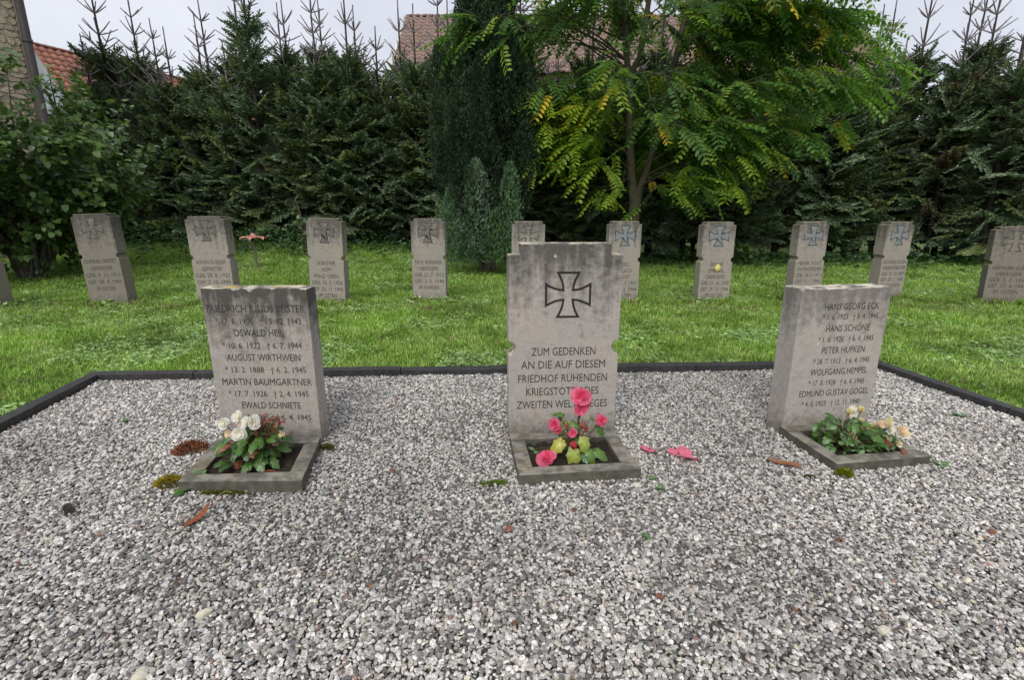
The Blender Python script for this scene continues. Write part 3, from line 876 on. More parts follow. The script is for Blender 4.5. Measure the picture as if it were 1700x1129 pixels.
# ------------------------------------------------------------------ broadleaf shrub at the left
def broad_leaf():
    a = [(0, 0), (.3, .05), (.42, .3), (.36, .42), (.38, .62), (0, 1.05), (-.38, .62), (-.36, .42), (-.42, .3), (-.3, .05)]
    V = [(x, y, .1 * abs(x) - .12 * y * y) for x, y in a] + [(0, .45, -.05)]
    return np.array(V), [(i, (i + 1) % 10, 10) for i in range(10)]
BLV, BLF = broad_leaf()

def shrub(name, loc, rx, rz_, n, seed, size, label, cat, c0, c1, nstem=14):
    r = np.random.default_rng(seed); wood, cr = MB(), MB()
    tw = []
    for i in range(nstem):
        a = r.uniform(0, 6.28); q = rx * r.uniform(.25, .95); h = rz_ * r.uniform(.5, .98) * (1 - .35 * (q / rx) ** 2)
        t = np.linspace(0, 1, 6)[:, None]
        C = np.array([math.cos(a), math.sin(a), 0]) * (q * t ** 1.5) + np.array([0, 0, 1]) * (h * t ** .85) + np.array([r.uniform(-.2, .2), r.uniform(-.2, .2), 0])
        wood.tube(C, np.linspace(.035 * min(1, rx), .006, 6), 5)
        for j in range(14):
            tt = r.uniform(.25, 1); p = np.array([np.interp(tt, t[:, 0], C[:, k]) for k in range(3)])
            d = unit(np.array([math.cos(a), math.sin(a), .25]) + r.normal(0, .7, 3)); tw.append((p, d, r.uniform(.25, .55) * rx))
    P, Y = [], []
    for p, d, l_ in tw:
        wood.tube([p, p + d * l_ * .5, p + d * l_ + [0, 0, -.06 * l_]], [.008 * min(1, rx), .006 * min(1, rx), .003], 4)
        m_ = max(2, int(n / len(tw)))
        for k in range(m_):
            f_ = r.uniform(.15, 1.05); P.append(p + d * l_ * f_); y_ = d + r.normal(0, .6, 3); y_[2] -= .35; Y.append(y_)
    P = np.array(P); P += r.normal(0, .03 * rx, P.shape); P[:, 2] = np.maximum(P[:, 2], .05); Y = np.array(Y); n = len(P)
    o_ = P - np.array([0, 0, rz_ * .4])
    u = r.random((n, 1)); col = np.array(c0) * (1 - u) + np.array(c1) * u
    cr.cloud(BLV, BLF, P, Y, np.array([0, 0, 1.]) + unit(o_) * .5 + r.normal(0, .25, (n, 3)), size * r.uniform(.65, 1.15, n), col * r.uniform(.8, 1.2, (n, 1)))
    root = empty(name, loc)
    obj('stem', wood.mesh('stem', M['bark'], True), None, root)
    obj('foliage', cr.mesh('foliage', M['shrub']), None, root)
    return tag(root, label, cat)
shrub('broadleaf_shrub', (-9.2, 9.7, .1), 2.25, 4.35, 21000, 71, .115, 'large broadleaf shrub in front of the rubble stone building', 'shrub', (.045, .1, .025), (.14, .22, .06), 36)
shrub('young_sapling', (-4.9, 12.2, .15), .5, 1.7, 60, 72, .12, 'thin sapling with few pale leaves before the hedge near the flower ornament', 'sapling', (.1, .15, .06), (.16, .22, .1), 4)
shrub('young_sapling', (5.9, 12.6, 0), .4, .95, 70, 73, .1, 'small bright green sapling in the shade between two back headstones', 'sapling', (.08, .16, .03), (.13, .22, .05), 4)

# undergrowth along the hedge foot
r = np.random.default_rng(80)
n = 11000
ux_ = r.uniform(-13.5, 12.5, n); uy_ = 14.0 - .07 * ux_ + r.normal(0, .75, n)
left_ = ux_ < -4.2
uy_ = np.where(left_, uy_ - r.uniform(0, 1.3, n), uy_)
uz_ = ground_z(ux_, uy_) + r.uniform(0, 1, n) ** 1.6 * np.where(left_, .55, .28)
u = r.random((n, 1)); mb = MB()
mb.cloud(BLV, BLF, np.stack([ux_, uy_, uz_], 1), unit(r.normal(0, 1, (n, 3)) * [1, 1, .3]), np.array([0, -.25, 1.]) + r.normal(0, .35, (n, 3)), r.uniform(.06, .12, n),
         np.array([.025, .06, .018]) * (1 - u) + np.array([.05, .11, .03]) * u)
o = obj('undergrowth', mb.mesh('undergrowth', M['ivy'])); tag(o, 'low dark ground cover under the hedge', 'undergrowth', kind='stuff')

# ================================================================== STONES
INS = []      # inscriptions made at the end in one go

def slab(name, outline, t_, mat, bev=.006, parent=None, jit=.0012):
    bm = bmesh.new()
    vs = [bm.verts.new((x, -t_ / 2, z)) for x, z in outline]
    f = bm.faces.new(vs)
    ex = bmesh.ops.extrude_face_region(bm, geom=[f])
    bmesh.ops.translate(bm, verts=[v for v in ex['geom'] if isinstance(v, bmesh.types.BMVert)], vec=(0, t_, 0))
    bmesh.ops.recalc_face_normals(bm, faces=bm.faces)
    bmesh.ops.bevel(bm, geom=list(bm.edges), offset=bev, segments=2, affect='EDGES', profile=.6, clamp_overlap=True)
    for v in bm.verts:
        v.co += Vector((random.uniform(-jit, jit), 0, random.uniform(-jit, jit)))
    me = bpy.data.meshes.new(name); bm.to_mesh(me); bm.free()
    return obj(name, me, mat, parent)

def stele_outline(w, h, step_w, step_h, zn, rn):
    a = w / 2; o = [(-a, -.25), (a, -.25)]
    arc = [(a - rn * math.cos(u) * .98, zn + rn * math.sin(u)) for u in np.linspace(-math.pi / 2, math.pi / 2, 7)]
    o += arc
    o += [(a, h - step_h), (a - step_w, h - step_h), (a - step_w, h), (-a + step_w, h), (-a + step_w, h - step_h), (-a, h - step_h)]
    o += [(-x, z) for x, z in arc[::-1]]
    return o

def cross_outline(S):
    """cross with concave flaring arms, size S"""
    i0, i1, h = .13 * S, .27 * S, .5 * S
    arm = []
    for u in np.linspace(0, 1, 7): arm.append((i0 + (i1 - i0) * u ** 1.7, i0 + (h - i0) * u))
    pts = [(x, y) for x, y in arm]                          # right side of the top arm, going up
    top = pts + [(-x, y) for x, y in pts[::-1]]             # across and down
    loop = []
    for k in range(4):
        a = k * math.pi / 2; c_, s_ = math.cos(a), math.sin(a)
        seg = [(x * c_ - y * s_, x * s_ + y * c_) for x, y in top]
        loop += seg[:-1] if True else seg
    return loop

def inset(loop, d):
    n = len(loop); out_ = []
    for i in range(n):
        p0, p1, p2 = np.array(loop[i - 1]), np.array(loop[i]), np.array(loop[(i + 1) % n])
        e1 = unit(p1 - p0); e2 = unit(p2 - p1)
        n1 = np.array([-e1[1], e1[0]]); n2 = np.array([-e2[1], e2[0]])
        m_ = n1 + n2; L2 = m_.dot(m_)
        k = 2 * d / max(L2, .5)
        out_.append(tuple(p1 + m_ * k * 1.0))
    return out_

def cross(parent, S, x, z, yf, line, line_mat, field_mat):
    lo = cross_outline(S); li = inset(lo, line)
    n = len(lo); mb = MB(); V = []
    for (px, pz) in lo: V.append((px, 0, pz))
    for (px, pz) in li: V.append((px, 0, pz))
    mb.add(V, [(i, (i + 1) % n, n + (i + 1) % n, n + i) for i in range(n)])
    obj('cross_outline', mb.mesh('cross_outline', line_mat), None, parent, (x, yf - .0012, z))
    if field_mat is not None:
        bm = bmesh.new(); bm.faces.new([bm.verts.new((px, 0, pz)) for px, pz in li]); bmesh.ops.triangulate(bm, faces=bm.faces)
        me = bpy.data.meshes.new('cross_field'); bm.to_mesh(me); bm.free()
        obj('cross_field', me, field_mat, parent, (x, yf - .0009, z))

def text(parent, s, x, z, yf, width, cap, mat): INS.append((parent, s, x, z, yf, width, cap, mat))

# tall memorial in the middle
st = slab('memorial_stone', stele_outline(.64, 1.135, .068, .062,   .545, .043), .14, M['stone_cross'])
st.location = (.294, 2.845, 0); st.rotation_euler = (0, 0, R(4.5))
tag(st, 'tall grey memorial stone with large black-outlined cross behind the pink begonia', 'memorial stone')
cross(st, .262, .015, .852, -.07, .0125, M['cross_line'], None)
for s_, z_, w_t in (('ZUM GEDENKEN', .526, .372), ('AN DIE AUF DIESEM', .447, .492), ('FRIEDHOF RUHENDEN', .364, .524), ('KRIEGSTOTEN DES', .283, .43), ('ZWEITEN WELTKRIEGES', .202, .54)):
    text(st, s_, -.002, z_, -.07, w_t, .05, M['letters'])

# left memorial slab
def slab_outline(w, h, dents):
    a = w / 2
    top = [(a * (1 - 2 * u), h + random.uniform(-dents, dents)) for u in np.linspace(0, 1, 9)]
    return [(-a, -.25), (a, -.25)] + top
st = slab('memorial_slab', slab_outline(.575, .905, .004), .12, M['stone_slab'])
st.location = (-1.385, 2.72, 0); st.rotation_euler = (0, 0, R(-1.0))
tag(st, 'dark-stained memorial slab with five carved names behind the white begonia', 'memorial slab')
kx = .0033
for s_, z_, wp, dx in (('FRIEDRICH JULIUS BEISTER', .797, .535, 0), ('* 17. 6. 1906   † 15. 12. 1943', .727, .47, .005), ('OSWALD HEIL', .662, .275, .0), ('* 10. 6. 1922   † 6. 7. 1944', .59, .44, .01),
                       ('AUGUST WIRTHWEIN', .522, .41, .01), ('* 13. 2. 1888   † 6. 2. 1945', .45, .455, .012), ('MARTIN BAUMGARTNER', .379, .505, .012), ('* 17. 7. 1926   † 2. 4. 1945', .308, .455, .012),
                       ('EWALD SCHNIETE', .239, .335, .02), ('* 6. 5. 1925   † 6. 4. 1945', .166, .44, .02)):
    text(st, s_, dx, z_, -.06, wp, .036 if s_[0] == '*' else .042, M['letters_worn'] if z_ > .55 else M['letters'])

# right memorial slab
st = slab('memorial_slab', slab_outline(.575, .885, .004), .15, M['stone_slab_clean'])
st.location = (1.888, 2.882, 0); st.rotation_euler = (0, 0, R(9.0))
tag(st, 'pale memorial slab with five carved names behind the cream begonia', 'memorial slab')
for s_, z_, wp, dx in (('HANS GEORG ECK', .782, .35, .045), ('* 1. 6. 1923   † 6. 4. 1945', .722, .36, .045), ('HANS SCHÖNE', .655, .285, .04), ('* 1. 6. 1926   † 6. 4. 1945', .59, .36, .04),
                       ('PETER HUFKEN', .525, .28, .035), ('* 28. 7. 1913   † 6. 4. 1945', .458, .37, .035), ('WOLFGANG HEMPEL', .393, .375, .03), ('* 17. 5. 1928   † 6. 4. 1945', .326, .37, .025),
                       ('EDMUND GUSTAV GOGEL', .262, .46, .02), ('* 4. 5. 1923   † 12. 11. 1948', .196, .39, .01)):
    text(st, s_, dx, z_, -.075, wp, .034 if s_[0] == '*' else .041, M['letters_worn'])

# back row
ROW = [
 # x, y, w, h, rot, tilt, mat, field, label, lines
 (-7.42, 7.03, .48, 1.20, 0, 1.5, 'stone_row_dark', 'cross_grey', 'dark headstone at the outermost end of the back row, mostly out of the picture', []),
 (-5.80, 7.22, .53, 1.285, 2, 1.9, 'stone_row_dark', 'cross_grey', 'back headstone under the broadleaf shrub with a pale lichen patch beside its cross', ['CONRAD SIEFERT', 'GEFREITER', 'GEB. 9. 11. 1911', 'GEF. 28. 4. 1943', 'IM OSTEN']),
 (-4.28, 7.27, .54, 1.25, 1, .8, 'stone_row', 'cross_grey', 'back headstone with pale patch right behind the dark-stained memorial slab', ['ANTON GLOEGER', 'GEFREITER', 'GEB. 29. 8. 1923', 'GEF. 7. 10. 1943', 'IM OSTEN']),
 (-2.665, 7.27, .50, 1.225, 0, -1.6, 'stone_row', 'cross_grey', 'darkly streaked back headstone with six text lines, near the pink flower ornament', ['GUENTHER', 'HOPF', 'PANZ. GREN.', 'GEB. 13. 3. 1926', 'GEF. 22. 11. 1943', 'IM OSTEN']),
 (-1.225, 7.46, .49, 1.215, 0, -.6, 'stone_row', 'cross_grey', 'back headstone with dark cross immediately left of the columnar conifer', ['PAUL BUEHNER', 'OBERGEFR.', 'GEB. 21. 7. 1912', 'GEF. 2. 5. 1944', 'IM NORDEN']),
 (.235, 7.46, .48, 1.175, 0, 0, 'stone_row', None, 'back headstone mostly hidden by the tall cross memorial, right of the columnar conifer', []),
 (1.60, 7.32, .46, 1.18, 2, 0, 'stone_row', 'cross_blue', 'back headstone with pale blue cross in front of the forked tree trunk', ['HUGO', 'GERLACH', 'SOLDAT', 'GEB. 17. 7. 1907', 'GEF. 8. 3. 1944', 'IM OSTEN']),
 (2.95, 7.36, .46, 1.17, 1, 0, 'stone_row', 'cross_blue', 'back headstone with a small yellow leaf stuck to its inscription', ['WERNER', 'SPIEGEL', 'OBERGEFR.', 'GEB. 25. 10. 1919', 'GEF. 29. 12. 1944', 'IM OSTEN']),
 (4.42, 7.57, .435, 1.17, 3, .6, 'stone_row', 'cross_blue', 'back headstone with blue-grey cross whose last carved line reads IM WESTEN', ['HEINR. VOGT', 'UNTEROFFIZIER', 'GEB. 24. 5. 1911', 'GEF. 21. 1. 1945', 'IM WESTEN']),
 (5.83, 7.78, .42, 1.165, 5, .3, 'stone_row', 'cross_blue', 'back headstone with blue-grey cross whose last carved line reads IM SUEDEN', ['RICHARD KLEIN', 'OBERGEFREITER', 'GEB. 13. 10. 1897', 'GEF. 25. 2. 1945', 'IM SUEDEN']),
 (7.08, 7.17, .48, 1.11, -24, 1.2, 'stone_row_dark', None, 'dull headstone closing the back row, turned sideways with an unfilled cross outline', ['HERMANN KURZ', 'OBERGEFR.', 'GEB. 5. 7. 1913', 'GEF. 17. 4. 1944', 'IM OSTEN']),
]
for (x, y, w, h, rz, tl, mt, fld, lab, lines) in ROW:
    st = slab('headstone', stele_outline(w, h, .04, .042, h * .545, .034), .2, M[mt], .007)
    st.location = (x, y, 0); st.rotation_euler = (0, R(-tl), R(rz))
    tag(st, lab, 'headstone', 'headstones in the back row')
    cross(st, .29, 0, h - .2, -.1, .012, M['cross_line_row'], M[fld] if fld else None)
    for i, s_ in enumerate(lines):
        text(st, s_, 0, h * .545 - .065 - i * .089 * h / 1.17, -.1, min(.88 * w, .031 * len(s_) + .015), .058, M['letters_row'])

# ------------------------------------------------------------------ planters
def quad_inner(q, w):
    q = [np.array(p) for p in q]; n = 4; out_ = []
    for i in range(n):
        e1 = unit(q[i] - q[i - 1]); e2 = unit(q[(i + 1) % n] - q[i])
        n1 = np.array([-e1[1], e1[0]]); n2 = np.array([-e2[1], e2[0]])
        m_ = (n1 + n2) / (1 + n1.dot(n2)); out_.append(q[i] + m_ * w)
    return out_

def planter(q, label, ztop, w=.078):
    """q: outer corners front-left, front-right, back-right, back-left"""
    c_ = np.mean(np.array(q), 0); root = empty('planter', (*c_, 0)); tag(root, label, 'planter', 'kerbed planting beds before the memorials')
    ql = [np.array(p) - c_ for p in q]; i_ = quad_inner(ql, w)
    fl, fr_, br, bl = ql; ifl, ifr, ibr, ibl = i_
    def at(a, b, p):        # point on a->b nearest p
        d = b - a; return a + d * np.clip(np.dot(p - a, d) / d.dot(d), 0, 1)
    cfl, cfr = at(fl, bl, ifl), at(fr_, br, ifr)
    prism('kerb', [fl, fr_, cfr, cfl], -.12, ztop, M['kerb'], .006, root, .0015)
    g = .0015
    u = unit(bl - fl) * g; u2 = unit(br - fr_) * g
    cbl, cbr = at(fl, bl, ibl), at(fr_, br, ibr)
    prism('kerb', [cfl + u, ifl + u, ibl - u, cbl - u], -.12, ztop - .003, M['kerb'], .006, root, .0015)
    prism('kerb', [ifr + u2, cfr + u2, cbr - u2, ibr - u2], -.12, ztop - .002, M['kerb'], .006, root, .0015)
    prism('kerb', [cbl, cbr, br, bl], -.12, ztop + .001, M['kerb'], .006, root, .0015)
    n = 34; V = []
    for a in range(n):
        for b_ in range(n):
            u_, v_ = a / (n - 1), b_ / (n - 1)
            p = (ifl * (1 - u_) + ifr * u_) * (1 - v_) + (ibl * (1 - u_) + ibr * u_) * v_
            z_ = ztop - .03 + .014 * mnoise.noise(Vector((p[0] * 12 + c_[0], p[1] * 12, 1))) + .016 * mnoise.noise(Vector((p[0] * 45, p[1] * 45, c_[0]))) + random.uniform(-.004, .004)
            V.append((p[0], p[1], z_))
    F = [(a * n + b_, (a + 1) * n + b_, (a + 1) * n + b_ + 1, a * n + b_ + 1) for a in range(n - 1) for b_ in range(n - 1)]
    mb = MB(); mb.add(V, F); obj('soil', mb.mesh('soil', M['soil'], False), None, root)
    return root
QC = [(.036, 2.19), (.645, 2.255), (.60, 2.71), (-.015, 2.66)]
QL = [(-1.585, 2.125), (-1.0, 2.138), (-1.085, 2.61), (-1.665, 2.60)]
QR = [(1.652, 2.312), (2.20, 2.39), (2.165, 2.83), (1.60, 2.775)]
planter(QC, 'kerbed planting bed at the foot of the tall cross memorial, holding the pink begonia', .06)
planter(QL, 'kerbed planting bed with the white begonia at the foot of the dark-stained slab', .064)
planter(QR, 'kerbed planting bed with the cream begonia at the foot of the pale slab', .06)

# ------------------------------------------------------------------ begonias
def petal_arrays(cup, wide=1.0, ph=0.0):
    V = []; F = []; rows = (0, .22, .48, .74, .92, 1.0); wd = (.14, .36, .54, .58, .42, .2)
    for v_, w0 in zip(rows, wd):
        for i, u_ in enumerate((-1, -.5, 0, .5, 1)):
            V.append((wide * w0 * u_, v_ - .06 * u_ * u_, cup * (v_ ** 1.7) + .14 * abs(u_) ** 1.5 * v_ + .075 * v_ ** 2 * math.sin(u_ * 4.1 + v_ * 5 + ph)))
    for j in range(len(rows) - 1):
        for i in range(4):
            a = j * 5 + i; F.append((a, a + 1, a + 6, a + 5))
    return np.array(V), F

def blossom_mesh(seed, c_out, c_in, rings=((5, 1.0, .1), (4, .8, .45), (3, .5, 1.0))):
    r = np.random.default_rng(seed); mb = MB()
    for k, (n, s_, cup) in enumerate(rings):
        a = np.arange(n) * 6.283 / n + k * .6 + r.normal(0, .2, n)
        Y = np.stack([np.cos(a), np.sin(a), np.zeros(n)], 1) + r.normal(0, .13, (n, 3))
        f_ = k / max(1, len(rings) - 1)
        col = np.array(c_out) * (1 - f_) + np.array(c_in) * f_
        for q in range(n):
            tv, tf = petal_arrays(cup * r.uniform(.6, 1.4), r.uniform(.85, 1.1), r.uniform(0, 6.28))
            mb.cloud(tv, tf, np.array([[0, 0, .1 * k]]), Y[q:q + 1], np.array([[0, 0, 1.]]) + r.normal(0, .16, (1, 3)), np.array([s_ * r.uniform(.8, 1.12)]), np.clip(col * r.uniform(.82, 1.1), 0, .95))
            edge = np.clip(np.array([[v_[1]] for v_ in tv]), 0, 1) ** 2 * .35
            mb.C[-1] = mb.C[-1] * (1 - edge) + np.clip(np.array(c_out) * np.array([1.04, 1.25, 1.2]), 0, .95) * edge
    return mb.mesh('blossom', M['petal'], True)

def bud_mesh(seed, c_):
    r = np.random.default_rng(seed); mb = MB()
    for k in range(3):
        tv, tf = petal_arrays(1.5, 1.1); n = 3
        a = np.arange(n) * 6.283 / n + k * .7
        mb.cloud(tv, tf, np.tile([0, 0, 0.], (n, 1)), np.stack([np.cos(a) * .45, np.sin(a) * .45, np.full(n, .45 + .25 * k)], 1), np.stack([-np.cos(a), -np.sin(a), np.full(n, .9)], 1), np.full(n, .8 - .1 * k), np.array(c_) * r.uniform(.85, 1.1, (n, 1)))
    return mb.mesh('bud', M['petal'], True)

def beg_leaf_mesh(seed, c_):
    r = np.random.default_rng(seed); n = 28; mb = MB()
    V = [(0, .3, 0.0)]
    for ring, f_ in ((1, .55), (2, 1.0)):
        for i in range(n):
            a = 2 * math.pi * i / n; q = .5 * (1 + .12 * math.cos(a - 1.3) + .32 * max(0, math.cos(a - math.pi / 2)) ** 7 + (.11 * math.cos(7 * a) + .05 * math.cos(16 * a) if ring == 2 else 0) - .25 * max(0, math.cos(a + math.pi / 2)) ** 8)
            x_, y_ = q * f_ * math.cos(a) * .95, .3 + .12 * f_ * math.sin(a) + q * f_ * math.sin(a)
            V.append((x_, y_, -.22 * (x_ * x_ + (y_ - .3) ** 2) * 2 + .03 * math.cos(7 * a) * f_ + r.uniform(-.02, .02)))
    F = [(0, 1 + i, 1 + (i + 1) % n) for i in range(n)] + [(1 + i, 1 + n + i, 1 + n + (i + 1) % n, 1 + (i + 1) % n) for i in range(n)]
    cols = [np.array(c_) * 1.2] + [np.array(c_)] * n + [np.array(c_) * .85] * n
    mb.add(V, F, np.array(cols)); return mb.mesh('leaf', M['begonia'], True)

GREEN = [beg_leaf_mesh(i, c_) for i, c_ in enumerate([(.055, .13, .02), (.08, .17, .03), (.04, .1, .02), (.1, .2, .035)])]
YELL = [beg_leaf_mesh(10 + i, c_) for i, c_ in enumerate([(.42, .42, .07), (.32, .38, .07)])]
REDB = [beg_leaf_mesh(20 + i, c_) for i, c_ in enumerate([(.17, .045, .025), (.24, .085, .045), (.13, .06, .03)])]
PALE = [beg_leaf_mesh(30 + i, c_) for i, c_ in enumerate([(.1, .2, .07), (.14, .24, .09)])]
PINK = [blossom_mesh(i, (.88, .2, .34), (.78, .08, .17)) for i in range(3)]
WHITE = [blossom_mesh(40 + i, (.93, .92, .87), (.9, .86, .68), ((6, 1.0, .15), (5, .8, .5), (3, .5, 1.0))) for i in range(2)]
CREAM = [blossom_mesh(50 + i, (.9, .82, .6), (.88, .68, .32), ((5, 1.0, .5), (4, .75, .9), (3, .5, 1.4))) for i in range(2)]
PEACH = [blossom_mesh(60, (.9, .72, .54), (.86, .58, .38), ((5, 1.0, .5), (4, .7, .9)))]
BUDP = bud_mesh(1, (.7, .12, .14)); BUDC = bud_mesh(2, (.88, .78, .45))

def aim(d, roll=0.0):
    q = Vector(d).to_track_quat('Z', 'Y'); return (q.to_matrix() @ Matrix.Rotation(roll, 3, 'Z')).to_euler()

class Plant:
    def __init__(s, loc, label, cat='begonia'):
        s.loc = Vector(loc); s.root = empty('begonia', loc); tag(s.root, label, cat); s.stems = MB()
    def part(s, name, me, p, size, d, roll=None):
        o = obj(name, me, None, s.root, Vector(p) - s.loc, aim(d, random.uniform(0, 6.28) if roll is None else roll)); o.scale = (size,) * 3
        return o
    def flower(s, me, p, size, d=(0, -.8, .5), name='blossom', stem=True):
        s.part(name, me, p, size, d)
        if stem: s.stalk(p)
    def stalk(s, p, r_=.0028, col=(.12, .1, .04)):
        e = np.array(p) - np.array(s.loc); b0 = np.array([e[0] * .15, e[1] * .15, -.02])
        mid = (b0 + e) / 2 + np.array([random.uniform(-.015, .015), random.uniform(-.015, .015), .03])
        s.stems.tube([b0, mid, e], [r_ * 1.3, r_, r_ * .7], 5, col)
    def leaf(s, me, p, size, y, nrm, stem=True):
        """leaf blade: y = direction of the tip, nrm = upper side"""
        Y = Vector(y).normalized(); X = Y.cross(Vector(nrm)).normalized(); Z = X.cross(Y)
        o = obj('leaf', me, None, s.root, Vector(p) - s.loc, Matrix((X, Y, Z)).transposed().to_euler()); o.scale = (size * random.uniform(.68, .92), size, size)
        if stem: s.stalk(p, .002)
    def done(s): obj('stem', s.stems.mesh('stem', M['debris'], True), None, s.root)

# white begonia (left)
pl = Plant((-1.32, 2.37, .045), 'bushy begonia with large white blossoms and red-brown leaves in the dark-stained slab\'s bed')
for (x, y, z, s_, me) in ((-1.445, 2.33, .272, 0.034, WHITE[0]), (-1.385, 2.36, .292, 0.034, WHITE[1]), (-1.345, 2.28, .238, 0.040, WHITE[0]), (-1.285, 2.32, .285, 0.037, WHITE[1]), (-1.315, 2.31, .29, .033, WHITE[0]),
                          (-1.165, 2.34, .207, .02, CREAM[1]), (-1.41, 2.31, .225, .024, PEACH[0]), (-1.36, 2.35, .262, .024, PEACH[0]), (-1.42, 2.3, .178, .016, CREAM[0])):
    pl.flower(me, (x, y, z), s_, (random.uniform(-.3, .3), -.85, .35))
for i in range(95):
    a = random.uniform(0, 6.28); q = math.sqrt(random.random()); h = random.uniform(.0, .14) + .05 * (1 - q)
    x, y, z = -1.33 + .15 * q * math.cos(a), 2.36 + .12 * q * math.sin(a), .07 + h
    o_ = Vector((math.cos(a) * q, math.sin(a) * q - .25, .15))
    red = (x > -1.3 and z > .15) or (x < -1.4 and random.random() < .25)
    pl.leaf(random.choice(REDB if red and random.random() < .45 else GREEN), (x, y, z), random.uniform(.04, .064), (o_.x + random.uniform(-.3, .3), o_.y + random.uniform(-.3, .3), random.uniform(-.7, .1)), (o_.x * .6, o_.y * .6 - .4, .8))
for i in range(34):
    pl.leaf(random.choice(REDB), (-1.245 + random.uniform(-.05, .06), 2.36 + random.uniform(-.03, .05), .2 + random.uniform(0, .085)), random.uniform(.018, .034), (random.uniform(-1, 1), random.uniform(-1, .3), random.uniform(-.2, .8)), (0, -.5, .8))
pl.done()

# pink begonia (middle)
pl = Plant((.335, 2.46, .04), 'leggy begonia with bright pink blossoms and yellowing leaves in the tall memorial\'s bed')
for (x, y, z, s_, me, d) in ((.352, 2.41, .385, .054, PINK[0], (0, -.8, .55)), (.35, 2.40, .322, .037, PINK[1], (.1, -.9, .1)), (.372, 2.42, .335, .035, PINK[2], (.5, -.7, .1)), (.222, 2.41, .232, .035, PINK[1], (-.5, -.8, .2)),
                             (.235, 2.4, .208, .028, PINK[2], (-.1, -.9, -.3)), (.458, 2.42, .25, .038, PINK[0], (.6, -.7, .35)), (.31, 2.38, .197, .026, PINK[2], (0, -.9, .2))):
    pl.flower(me, (x, y, z), s_, d)
pl.flower(BUDP, (.318, 2.38, .105), .03, (0, -.2, 1), 'bud'); pl.flower(BUDP, (.316, 2.38, .15), .024, (.1, -.2, -1), 'bud')
pl.flower(BUDP, (.29, 2.4, .22), .014, (-.5, -.5, .5), 'bud'); pl.flower(BUDP, (.39, 2.42, .2), .012, (.5, -.3, .7), 'bud')
for (me, p, s_, y, n_) in ((YELL[0], (.258, 2.38, .15), .075, (-.7, -.35, -.75), (-.2, -.8, .6)), (YELL[1], (.372, 2.38, .165), .07, (.15, -.4, -1), (.1, -.9, .45)), (YELL[1], (.32, 2.37, .105), .09, (.02, -.35, -1), (0, -1, .3)),
                           (GREEN[3], (.4, 2.38, .1), .07, (.3, -.5, -.7), (.2, -.8, .6)), (GREEN[3], (.44, 2.41, .085), .07, (.7, -.4, -.4), (.2, -.6, .8)), (GREEN[1], (.455, 2.44, .21), .055, (.5, -.3, -.8), (.4, -.8, .4)),
                           (GREEN[1], (.268, 2.42, .21), .05, (-.4, -.3, -.8), (-.2, -.8, .5)), (GREEN[3], (.32, 2.42, .24), .045, (.3, -.5, -.5), (.2, -.7, .6)), (PALE[0], (.37, 2.4, .08), .06, (.2, -.8, -.3), (0, -.6, .8)),
                           (GREEN[1], (.27, 2.44, .275), .05, (-1, -.1, .1), (0, -.4, 1)), (GREEN[2], (.36, 2.46, .1), .07, (.2, .4, -.3), (0, -.5, .9)), (GREEN[2], (.3, 2.46, .09), .06, (-.6, .1, -.3), (0, -.5, .9)),
                           (PALE[1], (.14, 2.47, .05), .035, (-.3, -.6, .2), (0, -.4, .9)), (PALE[0], (.12, 2.49, .05), .03, (-.6, .2, .2), (0, -.4, .9)), (REDB[1], (.365, 2.42, .235), .035, (.5, -.2, -.6), (0, -.8, .4))):
    pl.leaf(me, p, s_, y, n_)
for i in range(16):
    a = random.uniform(0, 6.28); z = random.uniform(.07, .25); q = random.uniform(.03, .11)
    pl.leaf(random.choice(GREEN + YELL + REDB[:1]), (.335 + q * math.cos(a), 2.45 + .6 * q * math.sin(a), z), random.uniform(.022, .045), (math.cos(a), math.sin(a) - .3, random.uniform(-1, -.2)), (math.cos(a) * .4, -.6, .6))
for i in range(5): pl.stalk((.335 + random.uniform(-.1, .12), 2.44, random.uniform(.16, .3)), .0022, (.2, .11, .05))
pl.done()

# cream begonia (right)
pl = Plant((1.87, 2.55, .04), 'spreading begonia with many small cream blossoms and buds in the pale slab\'s bed')
for (x, z, s_) in ((1.84, .275, .02), (1.875, .267, .018), (1.812, .256, .017), (1.841, .238, .023), (1.838, .207, .014), (1.886, .203, .016), (1.838, .17, .02), (1.905, .175, .02), (1.955, .172, .018), (1.838, .13, .012), (1.862, .105, .02), (1.915, .16, .016)):
    if s_ > .0195: pl.flower(WHITE[1] if x < 1.87 and z > .2 else CREAM[0], (x, 2.52, z), s_, (random.uniform(-.4, .4), -.8, .4))
    else: pl.flower(BUDC, (x, 2.51, z - .012), s_ * 1.5, (random.uniform(-.3, .3), -.3, 1), 'bud')
for (x, z, s_, me) in ((1.995, .211, .036, CREAM[0]), (1.958, .205, .024, PEACH[0]), (2.015, .173, .034, WHITE[0]), (2.05, .155, .037, WHITE[1]), (2.085, .155, .034, CREAM[0]), (2.008, .128, .024, CREAM[1]), (2.066, .1, .027, CREAM[0]), (2.075, .17, .03, PEACH[0])):
    pl.flower(me, (x, 2.47, z), s_, (random.uniform(0, .6), -.75, .5))
for i in range(120):
    x = random.uniform(1.72, 2.1); y = 2.53 + random.uniform(-.09, .12); z = .055 + random.uniform(0, .19) * max(.25, 1 - abs(x - 1.85) / .3)
    kind = random.random(); me = random.choice(REDB if (x > 1.93 and kind < .35) else PALE if kind < .5 and y < 2.52 else GREEN)
    pl.leaf(me, (x, y, z), random.uniform(.035, .058) if me not in PALE else random.uniform(.025, .042), (random.uniform(-1, 1), random.uniform(-1, .3), random.uniform(-.6, .3)), (random.uniform(-.3, .3), -.45, .8))
